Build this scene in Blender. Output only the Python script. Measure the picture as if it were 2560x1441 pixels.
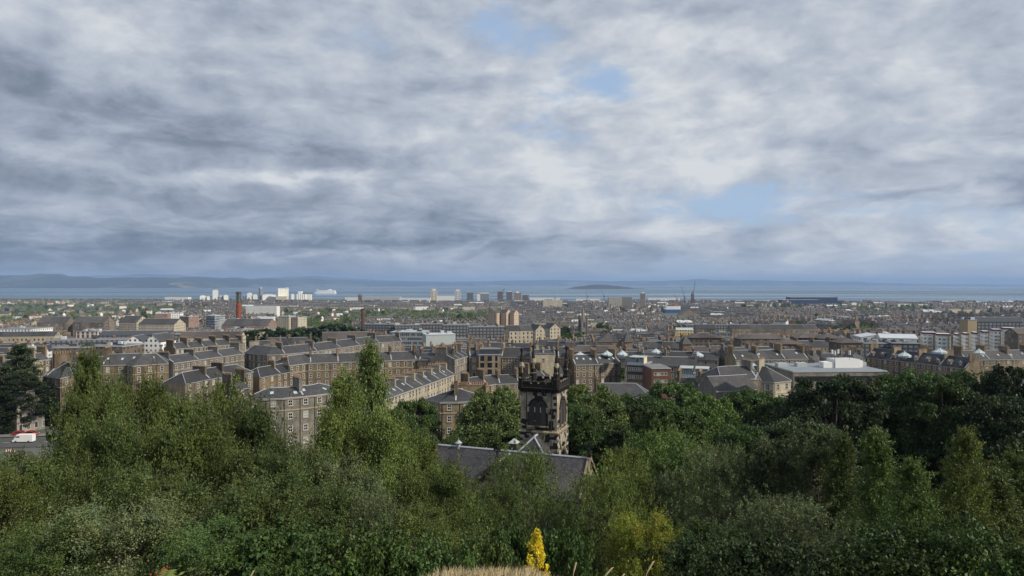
import bpy, bmesh, math, random
import numpy as np
from mathutils import Vector, Matrix, noise as mnoise
R = math.radians
for o in list(bpy.data.objects):
    bpy.data.objects.remove(o)
S = bpy.context.scene
COL = S.collection
# ------------------------------------------------------------------ camera
FPX, HY, CAMZ = 1730.0, 710.0, 95.0
cam_d = bpy.data.cameras.new('camera')
cam = bpy.data.objects.new('camera', cam_d)
COL.objects.link(cam)
cam_d.sensor_width = 36.0
cam_d.lens = 36.0 * FPX / 2560.0
cam_d.clip_start, cam_d.clip_end = 0.3, 200000.0
cam.location = (0, 0, CAMZ)
cam.rotation_euler = (R(90) - math.atan((720.5 - HY) / FPX), 0, 0)
S.camera = cam
S.view_settings.view_transform = 'Standard'
S.view_settings.look = 'None'
S.view_settings.exposure = 0.0
S.view_settings.gamma = 1.0
S.view_settings.use_curve_mapping = False
S.cycles.use_denoising = True
S.cycles.max_bounces = 5
S.cycles.diffuse_bounces = 2
S.cycles.glossy_bounces = 2
S.cycles.transmission_bounces = 4
S.cycles.volume_bounces = 0
S.cycles.transparent_max_bounces = 8
S.cycles.caustics_reflective = False
S.cycles.caustics_refractive = False
# ------------------------------------------------------------------ sun and sky
SUN_EL, SUN_AZ = R(36), R(114)          # azimuth clockwise from +Y (the way the camera looks)
sd = bpy.data.lights.new('sun', 'SUN')
sd.energy, sd.angle, sd.color = 4.4, R(3), (1.0, 0.92, 0.78)
sun = bpy.data.objects.new('sun', sd)
COL.objects.link(sun)
sdir = Vector((math.sin(SUN_AZ) * math.cos(SUN_EL), math.cos(SUN_AZ) * math.cos(SUN_EL), math.sin(SUN_EL)))
sun.rotation_euler = sdir.to_track_quat('Z', 'Y').to_euler()
sun.location = (200, -200, 400)

class NT:
    """small helper that writes node graphs"""
    def __init__(s, tree): s.t, s.n = tree, tree.nodes
    def new(s, typ, **kw):
        n = s.n.new(typ)
        for k, v in kw.items(): setattr(n, k, v)
        return n
    def put(s, sock, v):
        if isinstance(v, bpy.types.NodeSocket): s.t.links.new(v, sock)
        elif v is not None: sock.default_value = v
    def m(s, op, a, b=None, c=None, clamp=False):
        n = s.new('ShaderNodeMath', operation=op, use_clamp=clamp)
        for i, v in enumerate((a, b, c)):
            if v is not None: s.put(n.inputs[i], v)
        return n.outputs[0]
    def vm(s, op, a, b=None):
        n = s.new('ShaderNodeVectorMath', operation=op)
        s.put(n.inputs[0], a)
        if b is not None: s.put(n.inputs[1], b)
        return n.outputs[0]
    def xyz(s, x, y, z):
        n = s.new('ShaderNodeCombineXYZ')
        for i, v in enumerate((x, y, z)): s.put(n.inputs[i], v)
        return n.outputs[0]
    def sep(s, v):
        n = s.new('ShaderNodeSeparateXYZ'); s.put(n.inputs[0], v)
        return n.outputs
    def noise(s, vec, scale, detail=4, rough=0.55, dist=0.0, out=0):
        n = s.new('ShaderNodeTexNoise')
        s.put(n.inputs['Vector'], vec); n.inputs['Scale'].default_value = scale
        n.inputs['Detail'].default_value = detail; n.inputs['Roughness'].default_value = rough
        n.inputs['Distortion'].default_value = dist
        return n.outputs[out]
    def ramp(s, f, stops, interp='LINEAR'):
        n = s.new('ShaderNodeValToRGB'); cr = n.color_ramp; cr.interpolation = interp
        while len(cr.elements) < len(stops): cr.elements.new(0.5)
        for e, (p, c) in zip(cr.elements, stops):
            e.position = p
            e.color = (c[0], c[1], c[2], 1) if hasattr(c, '__len__') else (c, c, c, 1)
        s.put(n.inputs[0], f)
        return n.outputs[0]
    def mix(s, f, a, b, blend='MIX'):
        n = s.new('ShaderNodeMix', data_type='RGBA', blend_type=blend)
        s.put(n.inputs['Factor'], f)
        for k, v in ((6, a), (7, b)):
            if isinstance(v, bpy.types.NodeSocket): s.put(n.inputs[k], v)
            else: n.inputs[k].default_value = (v[0], v[1], v[2], 1)
        return n.outputs[2]
    def sstep(s, v, lo, hi):
        n = s.new('ShaderNodeMapRange', interpolation_type='SMOOTHSTEP')
        s.put(n.inputs[0], v); n.inputs[1].default_value = lo; n.inputs[2].default_value = hi
        return n.outputs[0]

W = bpy.data.worlds.new('World'); S.world = W
W.use_nodes = True
w = NT(W.node_tree); w.n.clear()
sky = w.new('ShaderNodeTexSky', sky_type='NISHITA', sun_disc=False)
sky.sun_elevation, sky.sun_rotation = SUN_EL, SUN_AZ
sky.altitude, sky.air_density, sky.dust_density, sky.ozone_density = 100, 1.0, 1.2, 1.0
tc = w.new('ShaderNodeTexCoord').outputs['Generated']
dx, dy, dz = w.sep(tc)
zz = w.m('ADD', w.m('MAXIMUM', dz, 0.0), 0.13)
cu, cv = w.m('DIVIDE', dx, zz), w.m('DIVIDE', dy, zz)     # where the ray meets the cloud deck
deck = w.xyz(cu, cv, 0.0)
az = w.m('ARCTAN2', dx, dy)
el = w.m('ARCSINE', dz)
def blob(px, py, rx, ry, amp, tilt=0.0):
    """a patch of the deck in the direction of picture point px, py (sizes in degrees of sky)"""
    a0 = math.atan((px - 1280) / FPX); e0 = math.atan((HY - py) / FPX * math.cos(a0))
    a = w.m('SUBTRACT', az, a0); e = w.m('SUBTRACT', el, e0)
    c, s_ = math.cos(R(tilt)), math.sin(R(tilt))
    p = w.m('DIVIDE', w.m('ADD', w.m('MULTIPLY', a, c), w.m('MULTIPLY', e, s_)), R(rx))
    q = w.m('DIVIDE', w.m('SUBTRACT', w.m('MULTIPLY', e, c), w.m('MULTIPLY', a, s_)), R(ry))
    r2 = w.m('ADD', w.m('MULTIPLY', p, p), w.m('MULTIPLY', q, q))
    return w.m('MULTIPLY', w.m('EXPONENT', w.m('MULTIPLY', r2, -1.0)), amp)
def total(*v):
    t = v[0]
    for x in v[1:]: t = w.m('ADD', t, x)
    return t
warp = w.noise(deck, 1.1, 3, 0.5, 0, 1)
dk = w.vm('ADD', deck, w.vm('MULTIPLY', w.vm('SUBTRACT', warp, (0.5, 0.5, 0.5)), (0.8, 0.5, 0)))
dk = w.vm('ADD', dk, (3.7, 1.3, 0.0))
dk = w.vm('MULTIPLY', dk, (0.95, 1.15, 1.0))
big = w.noise(dk, 0.6, 4, 0.5)
pf = w.vm('ADD', w.vm('MULTIPLY', tc, (1, 1, 2.1)), w.vm('MULTIPLY', w.vm('SUBTRACT', warp, (0.5, 0.5, 0.5)), (0.10, 0.10, 0.16)))
sh = (0.035, -0.03, 0.055)                          # a little towards the sun
def puffs(off):
    """billows of the deck: near ones seen from the side, far ones flattened"""
    return total(w.m('MULTIPLY', w.noise(w.vm('ADD', pf, off), 7.5, 8, 0.57), 0.72),
                 w.m('MULTIPLY', w.noise(w.vm('ADD', dk, off), 1.7, 4, 0.5), 0.28))
mid = puffs((0, 0, 0))
mid2 = puffs(sh)
fine = w.noise(pf, 26.0, 6, 0.58)
relief = w.m('ADD', w.m('SUBTRACT', mid, mid2), w.m('MULTIPLY', w.m('SUBTRACT', w.noise(pf, 15.0, 6, 0.55), w.noise(w.vm('ADD', pf, (0.018, -0.015, 0.028)), 15.0, 6, 0.55)), 0.22))
dens = total(w.m('MULTIPLY', big, 0.75), w.m('MULTIPLY', mid, 1.05), w.m('MULTIPLY', fine, 0.16))   # about 0.98 on average
# openings, with ragged outlines
az0, el0 = az, el
rag = w.sep(w.noise(pf, 7.0, 5, 0.6, 0, 1))
az = w.m('ADD', az, w.m('MULTIPLY', w.m('SUBTRACT', rag[0], 0.5), 0.22))
el = w.m('ADD', el, w.m('MULTIPLY', w.m('SUBTRACT', rag[1], 0.5), 0.10))
gap = total(blob(1250, 70, 2.6, 1.3, 0.42), blob(1380, 100, 2.6, 1.7, 0.42), blob(1520, 205, 2.8, 1.6, 0.50), blob(1360, 330, 4, .9, 0.34), blob(1380, 270, 3, .5, 0.25),
            blob(1900, 505, 7, 1.3, 0.42), blob(1780, 550, 6, 1.0, 0.36), blob(2060, 480, 4, .7, 0.30), blob(2300, 540, 9, 1.2, 0.26), blob(2300, 640, 16, 2.4, 0.34),
            blob(700, 80, 7, 2.4, 0.20), blob(1000, 60, 7, 2.5, 0.22), blob(1750, 650, 9, 1.6, 0.24), blob(1150, 400, 8, .5, .26))
gap = w.m('MULTIPLY', gap, w.m('MULTIPLY_ADD', w.noise(pf, 9.0, 7, 0.62), 3.4, -1.0))
cover = w.sstep(w.m('SUBTRACT', dens, gap), 0.36, 0.86)
# brightness of the cloud: thin and sunward parts bright, thick bases dark
br = total(1.49, w.m('MULTIPLY', dens, -0.86), w.m('MULTIPLY', relief, 1.55),
           blob(2050, 130, 18, 8, 0.05), blob(1250, 250, 14, 7, 0.07), blob(150, 60, 14, 4, 0.10), blob(350, 190, 9, 2.2, .14, -14), blob(1750, 330, 16, 4, 0.09), blob(2300, 300, 12, 3, 0.05), blob(1000, 330, 10, 1.5, .1, -6),
           blob(450, 435, 11, .6, 0.22), blob(780, 440, 5, .6, 0.26), blob(900, 640, 8, .5, 0.20), blob(690, 628, 3, .5, .18), blob(1500, 600, 7, 1.2, .14),
           blob(1650, 455, 12, 1.0, 0.16), blob(1540, 420, 18, 1.0, 0.10), blob(2400, 580, 12, 2, 0.14),
           blob(400, 320, 20, 2.2, -0.24, -5), blob(60, 440, 6, 2.0, -0.22), blob(750, 505, 18, .9, -0.10), blob(650, 590, 26, 1.2, -0.20), blob(200, 630, 26, 1.5, -0.26), blob(1150, 610, 10, .5, -0.14),
           blob(2500, 410, 5, 1.3, -0.12), blob(250, 590, 26, 2.6, -0.10), blob(250, 300, 14, 3, -0.06), blob(2250, 600, 15, 2.6, 0.12), blob(2100, 250, 16, 6, 0.05), blob(2300, 480, 6, .5, -0.2), blob(620, 120, 10, 1.5, -0.08), blob(2520, 200, 5, 4, -0.10), blob(2050, 350, 8, .8, -.08))
br = w.m('ADD', br, w.m('MULTIPLY', w.m('SUBTRACT', fine, 0.5), 0.34))
ccol = w.ramp(br, [(0.0, (1.35, 1.72, 2.4)), (0.26, (2.15, 2.6, 3.3)), (0.50, (3.45, 3.95, 4.85)), (0.74, (4.95, 5.4, 6.15)), (1.0, (7.0, 7.25, 7.5))])
blue = w.mix(0.75, sky.outputs[0], (4.2, 5.7, 8.0))
skyc = w.mix(cover, blue, ccol)
# towards the horizon the deck and the gaps run together into distant air
az, el = az0, el0
low = w.m('SUBTRACT', 1.0, w.sstep(el, R(-1), R(3.5)))
right = w.sstep(az, R(-24), R(22))
air = w.mix(right, (1.45, 1.85, 2.65), (4.3, 5.0, 5.9))
skyc = w.mix(w.m('MULTIPLY', low, 0.62), skyc, air)
bg = w.new('ShaderNodeBackground')
w.put(bg.inputs[0], skyc); bg.inputs[1].default_value = 0.1
w.put(w.new('ShaderNodeOutputWorld').inputs[0], bg.outputs[0])
# ------------------------------------------------------------------ helpers
rnd = random.Random(7)
def sm(t): t = min(1, max(0, t)); return t * t * (3 - 2 * t)
GT = [(-400, 94.0), (-8, 93.9), (0, 93.5), (3.6, 93.12), (5.4, 92.70), (7.0, 91.96), (9, 90.7), (14, 86.6), (30, 78.5), (52, 68), (80, 57), (105, 51.5), (150, 48.5), (200, 46), (300, 42), (400, 38),
      (600, 30), (1000, 20), (2000, 9), (3000, 4.5), (4600, 2.2), (9000, 2.0)]
def gz(x, y):
    """ground height"""
    for (a, za), (b, zb) in zip(GT, GT[1:]):
        if y <= b:
            z = za + (zb - za) * max(0, (y - a)) / (b - a); break
    else: z = 2.0
    if 1.0 < y < 16:                                    # the grassy knoll drops away on both sides
        k = sm((abs(x + 0.2) - 0.30) / 1.5)
        z -= k * 1.3 * sm((y - 1.0) / 4) * (1 - sm((y - 9) / 7))
    return z
def pix(px, py, d):
    """the point at distance d that lies in the direction of picture point px, py"""
    return Vector(((px - 1280) / FPX * d, d, CAMZ - (py - HY) * d / FPX))
def dist_at(py, Z): return (CAMZ - Z) * FPX / (py - HY)

def tag(o, label=None, cat=None, group=None, kind=None):
    if label: o['label'] = label
    if cat: o['category'] = cat
    if group: o['group'] = group
    if kind: o['kind'] = kind
    return o
def empty(name, loc, rz=0.0, label=None, cat=None, group=None):
    o = bpy.data.objects.new(name, None); COL.objects.link(o)
    o.empty_display_size = 0.5
    o.location = loc; o.rotation_euler = (0, 0, rz)
    return tag(o, label, cat, group)
class MB:
    """collects faces; one mesh object out"""
    def __init__(s): s.v, s.f, s.m, s.uv = [], [], [], []
    def face(s, pts, mat=0, uv=None):
        i = len(s.v); s.v += [tuple(p) for p in pts]; s.f.append(tuple(range(i, i + len(pts)))); s.m.append(mat)
        if uv is None:                                   # metres along the face, metres up
            a, b = Vector(pts[0]), Vector(pts[1])
            e = b - a; e.z = 0
            if e.length < 1e-6: e = Vector(pts[2]) - b; e.z = 0
            if e.length < 1e-6: e = Vector((1, 0, 0))
            e.normalize(); n = Vector((-e.y, e.x, 0))
            uv = [((Vector(p) - a).dot(e), p[2]) for p in pts]
            if all(abs(p[2] - a.z) < 1e-6 for p in pts): uv = [((Vector(p) - a).dot(e), (Vector(p) - a).dot(n)) for p in pts]
        s.uv += uv
        return s
    def box(s, c, sz, mat=0, rz=0.0, top=None, bottom=False):
        cx, cy, cz = c; hx, hy, hz = sz[0] / 2, sz[1] / 2, sz[2] / 2
        co, si = math.cos(rz), math.sin(rz)
        P = lambda a, b, z: (cx + a * co - b * si, cy + a * si + b * co, z)
        lo, hi = cz - hz, cz + hz
        q = [(-hx, -hy), (hx, -hy), (hx, hy), (-hx, hy)]
        for k in range(4):
            a, b = q[k], q[(k + 1) % 4]
            s.face([P(*a, lo), P(*b, lo), P(*b, hi), P(*a, hi)], mat)
        s.face([P(*a, hi) for a in q], mat if top is None else top)
        if bottom: s.face([P(*a, lo) for a in reversed(q)], mat)
        return s
    def tube(s, pts, rad, n=6, mat=0, cap=True):
        pts = [Vector(p) for p in pts]; rings = []
        for i, p in enumerate(pts):
            d = (pts[min(i + 1, len(pts) - 1)] - pts[max(i - 1, 0)]).normalized()
            a = d.orthogonal().normalized() if abs(d.z) < .99 else Vector((1, 0, 0))
            if abs(d.z) < .99: a = d.cross(Vector((0, 0, 1))).normalized()
            b = d.cross(a).normalized()
            r = rad[i] if hasattr(rad, '__len__') else rad
            rings.append([p + (a * math.cos(2 * math.pi * k / n) + b * math.sin(2 * math.pi * k / n)) * r for k in range(n)])
        for r0, r1 in zip(rings, rings[1:]):
            for k in range(n): s.face([r0[k], r0[(k + 1) % n], r1[(k + 1) % n], r1[k]], mat)
        if cap: s.face(rings[-1], mat); s.face(list(reversed(rings[0])), mat)
        return s
    def lathe(s, c, prof, n=8, mat=0, rz=0.0):
        rings = [[(c[0] + r * math.cos(rz + 2 * math.pi * k / n), c[1] + r * math.sin(rz + 2 * math.pi * k / n), c[2] + z) for k in range(n)] for r, z in prof]
        for r0, r1 in zip(rings, rings[1:]):
            for k in range(n): s.face([r0[k], r0[(k + 1) % n], r1[(k + 1) % n], r1[k]], mat)
        s.face(rings[-1], mat)
        return s
    def prism(s, poly, z0, z1, mat=0, top=None, bottom=True):
        """poly in plan, counter-clockwise from above"""
        n = len(poly)
        for k in range(n):
            a, b = poly[k], poly[(k + 1) % n]
            s.face([(*a, z0), (*b, z0), (*b, z1), (*a, z1)], mat)
        s.face([(*p, z1) for p in poly], mat if top is None else top)
        if bottom: s.face([(*p, z0) for p in reversed(poly)], mat)
        return s
    def mesh(s, name, mats, merge=False):
        me = bpy.data.meshes.new(name); me.from_pydata(s.v, [], s.f)
        for x in (mats if isinstance(mats, (list, tuple)) else [mats]): me.materials.append(x)
        me.polygons.foreach_set('material_index', s.m)
        ul = me.uv_layers.new(name='UVMap')
        ul.data.foreach_set('uv', [c for t in s.uv for c in t])
        if merge:
            b = bmesh.new(); b.from_mesh(me); bmesh.ops.remove_doubles(b, verts=b.verts, dist=1e-4)
            bmesh.ops.recalc_face_normals(b, faces=b.faces); b.to_mesh(me); b.free()
        me.update()
        return me
    def build(s, name, mats, parent=None, merge=False, loc=None, rz=0.0):
        return link(name, s.mesh(name, mats, merge), parent, loc, rz)
def link(name, me, parent=None, loc=None, rz=0.0):
    o = bpy.data.objects.new(name, me); COL.objects.link(o)
    if parent is not None: o.parent = parent
    if loc is not None: o.location = loc
    if rz: o.rotation_euler = (0, 0, rz)
    return o
def dup(o, parent=None, loc=None, rz=None, sc=None):
    c = o.copy(); COL.objects.link(c)
    if parent is not None: c.parent = parent
    if loc is not None: c.location = loc
    if rz is not None: c.rotation_euler = (0, 0, rz)
    if sc is not None: c.scale = sc
    return c

# ------------------------------------------------------------------ materials
def mat(name):
    m = bpy.data.materials.new(name); m.use_nodes = True
    t = NT(m.node_tree); bsdf = m.node_tree.nodes['Principled BSDF']
    return m, t, bsdf
def plain(name, c, rough=0.8, metal=0.0, var=0.0, scale=2.0, spec=0.3):
    m, t, b = mat(name)
    b.inputs['Roughness'].default_value = rough; b.inputs['Metallic'].default_value = metal
    b.inputs['Specular IOR Level'].default_value = spec
    if var:
        co = t.new('ShaderNodeNewGeometry').outputs['Position']
        f = t.noise(co, scale, 4, 0.6)
        t.put(b.inputs['Base Color'], t.mix(f, [x * (1 - var) for x in c], [min(1, x * (1 + var)) for x in c]))
    else: b.inputs['Base Color'].default_value = (*c, 1)
    return m
def objrand(t): return t.new('ShaderNodeObjectInfo').outputs['Random']
def bays(t, u, col, lo=0.74, hi=1.22, wd=10.5):
    """each house of a row was cleaned, repaired or re-slated at its own time"""
    wn = t.new('ShaderNodeTexWhiteNoise', noise_dimensions='2D'); t.put(wn.inputs[0], t.xyz(t.m('FLOOR', t.m('DIVIDE', u, wd)), t.m('MULTIPLY', objrand(t), 91.0), 0))
    k = t.m('MULTIPLY_ADD', wn.outputs[0], hi - lo, lo); g = t.sep(wn.outputs[1])[1]
    return t.mix(t.m('MULTIPLY', g, 0.35), t.vm('MULTIPLY', col, t.xyz(k, k, k)), t.vm('MULTIPLY', col, t.xyz(k, t.m('MULTIPLY', k, 1.02), t.m('MULTIPLY', k, 1.2))))
def stone(name, c, soot=0.5, block=(0.9, 0.38), seed=0.0, alt=0.16):
    """coursed masonry: blocks of differing tone, soot and weather streaks; brick pattern from the metre UVs"""
    m, t, b = mat(name)
    uv = t.new('ShaderNodeUVMap').outputs[0]
    br = t.new('ShaderNodeTexBrick'); br.offset = 0.5
    t.put(br.inputs['Vector'], uv); br.inputs['Scale'].default_value = 1.0
    br.inputs['Brick Width'].default_value = block[0]; br.inputs['Row Height'].default_value = block[1]
    br.inputs['Mortar Size'].default_value = 0.012; br.inputs['Mortar Smooth'].default_value = 0.3
    br.inputs['Color1'].default_value = (*[x * (1 - alt) for x in c], 1); br.inputs['Color2'].default_value = (*[min(1, x * (1 + alt)) for x in c], 1)
    br.inputs['Mortar'].default_value = (*[x * 0.7 for x in c], 1)
    co = t.new('ShaderNodeNewGeometry').outputs['Position']
    st = t.noise(t.vm('MULTIPLY', co, (1, 1, 0.22)), 0.42, 5, 0.62)
    pat = t.noise(co, 0.16, 4, 0.6)
    f = t.m('MULTIPLY', t.sstep(t.m('ADD', t.m('MULTIPLY', st, 0.6), t.m('MULTIPLY', pat, 0.4)), 0.40, 0.66), soot)
    col = t.mix(f, br.outputs[0], [c[0] * .30, c[1] * .30, c[2] * .32])
    col = bays(t, t.sep(uv)[0], t.mix(t.m('MULTIPLY', objrand(t), 0.35), col, t.mix(1.0, col, (1.12, 1.0, 0.86), 'MULTIPLY')))
    t.put(b.inputs['Base Color'], col)
    b.inputs['Roughness'].default_value = 0.9; b.inputs['Specular IOR Level'].default_value = 0.2
    bp = t.new('ShaderNodeBump'); bp.inputs['Strength'].default_value = 0.35; bp.inputs['Distance'].default_value = 0.05
    t.put(bp.inputs['Height'], br.outputs[1]); t.put(b.inputs['Normal'], bp.outputs[0])
    return m
def slate(name, c=(0.047, 0.047, 0.049), row=0.24, wdt=0.32, moss=0.25):
    m, t, b = mat(name)
    uv = t.new('ShaderNodeUVMap').outputs[0]
    br = t.new('ShaderNodeTexBrick'); br.offset = 0.5
    t.put(br.inputs['Vector'], uv); br.inputs['Scale'].default_value = 1.0
    br.inputs['Brick Width'].default_value = wdt; br.inputs['Row Height'].default_value = row
    br.inputs['Mortar Size'].default_value = 0.018
    br.inputs['Color1'].default_value = (*[x * .72 for x in c], 1); br.inputs['Color2'].default_value = (*[x * 1.32 for x in c], 1)
    br.inputs['Mortar'].default_value = (*[x * .35 for x in c], 1)
    co = t.new('ShaderNodeNewGeometry').outputs['Position']
    col = t.mix(t.m('MULTIPLY', t.sstep(t.noise(co, 0.3, 5, 0.65), 0.45, 0.75), moss), br.outputs[0], (0.13, 0.125, 0.10))
    col = t.mix(t.m('MULTIPLY', t.sstep(t.noise(co, 1.7, 4, 0.6), 0.62, 0.72), 0.35), col, (0.20, 0.20, 0.20))
    col = t.mix(objrand(t), t.mix(1.0, col, (0.8, 0.8, 0.84), 'MULTIPLY'), t.mix(1.0, col, (1.2, 1.17, 1.12), 'MULTIPLY'))
    t.put(b.inputs['Base Color'], bays(t, t.sep(uv)[0], col, .72, 1.35)); b.inputs['Roughness'].default_value = 0.62; b.inputs['Specular IOR Level'].default_value = 0.35
    bp = t.new('ShaderNodeBump'); bp.inputs['Strength'].default_value = 0.4; bp.inputs['Distance'].default_value = 0.02
    t.put(bp.inputs['Height'], br.outputs[1]); t.put(b.inputs['Normal'], bp.outputs[0])
    return m
def facade(name, c, glass=(0.035, 0.04, 0.05), sp=(2.9, 3.3), win=(0.42, 0.52), trim=None, soot=0.3, noise=0.25):
    """wall of a far building whose rows of openings are a pixel or two wide: they come from the metre UVs"""
    m, t, b = mat(name)
    uv = t.new('ShaderNodeUVMap').outputs[0]
    u, v, _ = t.sep(uv)
    fu = t.m('FRACT', t.m('ADD', t.m('DIVIDE', u, sp[0]), 0.02)); fv = t.m('FRACT', t.m('DIVIDE', v, sp[1]))
    def inside(f, lo, hi): return t.m('MULTIPLY', t.m('GREATER_THAN', f, lo), t.m('LESS_THAN', f, hi))
    a0, b0 = 0.5 - win[0] / 2, 0.55 - win[1] / 2
    hole = t.m('MULTIPLY', inside(fu, a0, 1 - a0), inside(fv, b0, b0 + win[1]))
    co = t.new('ShaderNodeNewGeometry').outputs['Position']
    cell = t.new('ShaderNodeTexWhiteNoise', noise_dimensions='3D')
    t.put(cell.inputs[0], t.xyz(t.m('FLOOR', t.m('DIVIDE', u, sp[0])), t.m('FLOOR', t.m('DIVIDE', v, sp[1])), objrand(t)))
    wall = t.mix(t.noise(co, 0.35, 4, 0.6), [x * (1 - noise) for x in c], [min(1, x * (1 + noise)) for x in c])
    if soot: wall = t.mix(t.m('MULTIPLY', t.sstep(t.noise(t.vm('MULTIPLY', co, (1, 1, .25)), 0.12, 4, 0.6), 0.42, 0.62), soot), wall, [x * .32 for x in c])
    if soot >= .5: wall = bays(t, u, wall, .7, 1.35)
    g = t.mix(t.sstep(cell.outputs[0], 0.6, 1.0), glass, (0.24, 0.25, 0.26))
    col = t.mix(hole, wall, g)
    if trim:
        m_ = 0.07
        rim = t.m('SUBTRACT', t.m('MULTIPLY', inside(fu, a0 - m_, 1 - a0 + m_), inside(fv, b0 - m_, b0 + win[1] + m_)), hole)
        col = t.mix(rim, col, trim)
    t.put(b.inputs['Base Color'], col)
    t.put(b.inputs['Roughness'], t.m('SUBTRACT', 0.88, t.m('MULTIPLY', hole, 0.6))); b.inputs['Specular IOR Level'].default_value = 0.3
    return m
M = {}
M['brownstone'] = stone('brown_sandstone', (0.20, 0.158, 0.105), 0.85)
M['buffstone'] = stone('buff_sandstone', (0.27, 0.215, 0.14), 0.7)
M['greystone'] = stone('grey_sandstone', (0.215, 0.20, 0.172), 0.6, (1.1, 0.42))
M['palestone'] = stone('pale_sandstone', (0.44, 0.39, 0.29), 0.4, (1.1, 0.42))
M['sootstone'] = stone('sooty_sandstone', (0.145, 0.125, 0.095), 0.8)
M['brick'] = stone('red_brick', (0.19, 0.10, 0.07), 0.5, (0.46, 0.15))
M['slate'] = slate('roof_slate')
M['oldslate'] = slate('weathered_slate', (0.062, 0.06, 0.058), moss=0.5)
M['brownslate'] = slate('brown_roof_tile', (0.085, 0.07, 0.062))
M['lead'] = plain('lead_flashing', (0.36, 0.385, 0.42), 0.55, 0, 0.25, 3)
M['pot'] = plain('clay_chimney_pot', (0.34, 0.215, 0.13), 0.85, 0, 0.35, 6)
M['sash'] = plain('white_sash_paint', (0.72, 0.72, 0.70), 0.5)
def glass_mat():
    m, t, b = mat('window_glass')
    t.put(b.inputs['Base Color'], t.ramp(objrand(t), [(0, (0.012, 0.014, 0.018)), (0.62, (0.03, 0.034, 0.04)), (0.66, (0.30, 0.30, 0.28)), (0.78, (0.34, 0.33, 0.30)), (0.80, (0.02, 0.02, 0.025))], 'CONSTANT'))
    b.inputs['Roughness'].default_value = 0.08; b.inputs['Specular IOR Level'].default_value = 0.6
    return m
M['glass'] = glass_mat()
M['surround'] = plain('window_dressing', (0.31, 0.265, 0.19), 0.9, 0, 0.3, 1.2)
M['downpipe'] = plain('black_downpipe', (0.03, 0.03, 0.032), 0.5)
M['white'] = plain('white_render', (0.74, 0.73, 0.70), 0.85, 0, 0.08, 0.6)
M['cream'] = plain('cream_render', (0.62, 0.53, 0.36), 0.85, 0, 0.12, 0.5)
M['darkclad'] = plain('dark_cladding', (0.055, 0.06, 0.068), 0.5, 0, 0.3, 0.5)
M['zinc'] = plain('pale_zinc_roof', (0.40, 0.44, 0.44), 0.45, 0, 0.12, 0.4)
M['flatroof'] = plain('grey_roof_felt', (0.17, 0.175, 0.18), 0.85, 0, 0.35, 0.25)
M['whiteroof'] = plain('white_roof_sheet', (0.50, 0.53, 0.56), 0.6, 0, 0.12, 0.15)
M['maroon'] = plain('maroon_panel', (0.11, 0.018, 0.022), 0.6, 0, 0.15)
M['tan'] = plain('tan_panel', (0.36, 0.285, 0.175), 0.8, 0, 0.1)
M['paleroof'] = plain('pale_roof_felt', (0.21, 0.235, 0.26), 0.7, 0, 0.3, 0.2)
M['steel'] = plain('dark_steel', (0.05, 0.055, 0.065), 0.5, 0.2)
M['glassroof'] = plain('glazed_roof', (0.42, 0.52, 0.56), 0.25, 0, 0.25, 0.8, 0.6)

# ------------------------------------------------------------------ ground, sea, far shore
def coast(x, y=4000): return 3650 + 600 * sm((0.0 - x / 4000 * 1.0 + 0.35) / 1.0) - 420 * sm((x / 4000 - 0.15) / 0.7) + 90 * mnoise.noise((x * 0.0011, 3.1, 0))
def ground_mesh():
    ys = [-400, -200, -90, -40, -20, -8, -3, 0, 1, 2, 2.8, 3.6, 4.2, 4.8, 5.4, 6.0, 6.6, 7.2, 8, 9, 10, 12, 14, 17, 21, 26, 31, 37, 44, 52, 60, 70, 80, 92, 105, 120, 140, 165, 200, 240, 300, 350, 400, 500, 600, 800,
          1000, 1300, 1600, 2000, 2500, 3000]
    n = 80; b = MB(); vs = []
    for y in ys + ['c0', 'c1', 'c2']:
        for i in range(n + 1):
            s_ = (i / n * 2 - 1); s_ = math.copysign(abs(s_) ** 1.5, s_)
            if isinstance(y, str):
                x = s_ * (3500 * 1.0 + 60); yy = {'c0': max(3010, coast(x) - 260), 'c1': coast(x), 'c2': coast(x) + 40}[y]
                z = {'c0': 2.6, 'c1': 1.2, 'c2': -3}[y]
            else:
                x = s_ * (abs(y) * 1.0 + 60); yy = y; z = gz(x, y)
                if abs(y) < 60: z += 0.12 * mnoise.noise((x * 0.9, y * 0.9, 0)) * sm((y - 2.6) / 6)
            vs.append((x, yy, z))
    rows = len(ys) + 3; fs = []
    for j in range(rows - 1):
        for i in range(n):
            a = j * (n + 1) + i; fs.append((a, a + 1, a + n + 2, a + n + 1))
    me = bpy.data.meshes.new('ground'); me.from_pydata(vs, [], fs)
    for p in me.polygons: p.use_smooth = True
    return me
m, t, b = mat('hill_and_city_ground')
co = t.new('ShaderNodeNewGeometry').outputs['Position']
py_ = t.sep(co)[1]
straw = t.mix(t.noise(co, 9, 4, 0.6), (0.22, 0.17, 0.085), (0.42, 0.34, 0.19))
under = t.mix(t.noise(co, 0.5, 5, 0.6), (0.025, 0.03, 0.012), (0.07, 0.075, 0.03))
town = t.mix(t.sstep(t.noise(co, 0.02, 5, 0.6), 0.45, 0.6), (0.10, 0.10, 0.095), (0.055, 0.075, 0.03))
col = t.mix(t.sstep(py_, 8.5, 11), straw, under)
t.put(b.inputs['Base Color'], t.mix(t.sstep(py_, 120, 170), col, town)); b.inputs['Roughness'].default_value = 0.95
gmesh = ground_mesh(); gmesh.materials.append(m)
tag(link('ground', gmesh), kind='structure')

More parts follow.
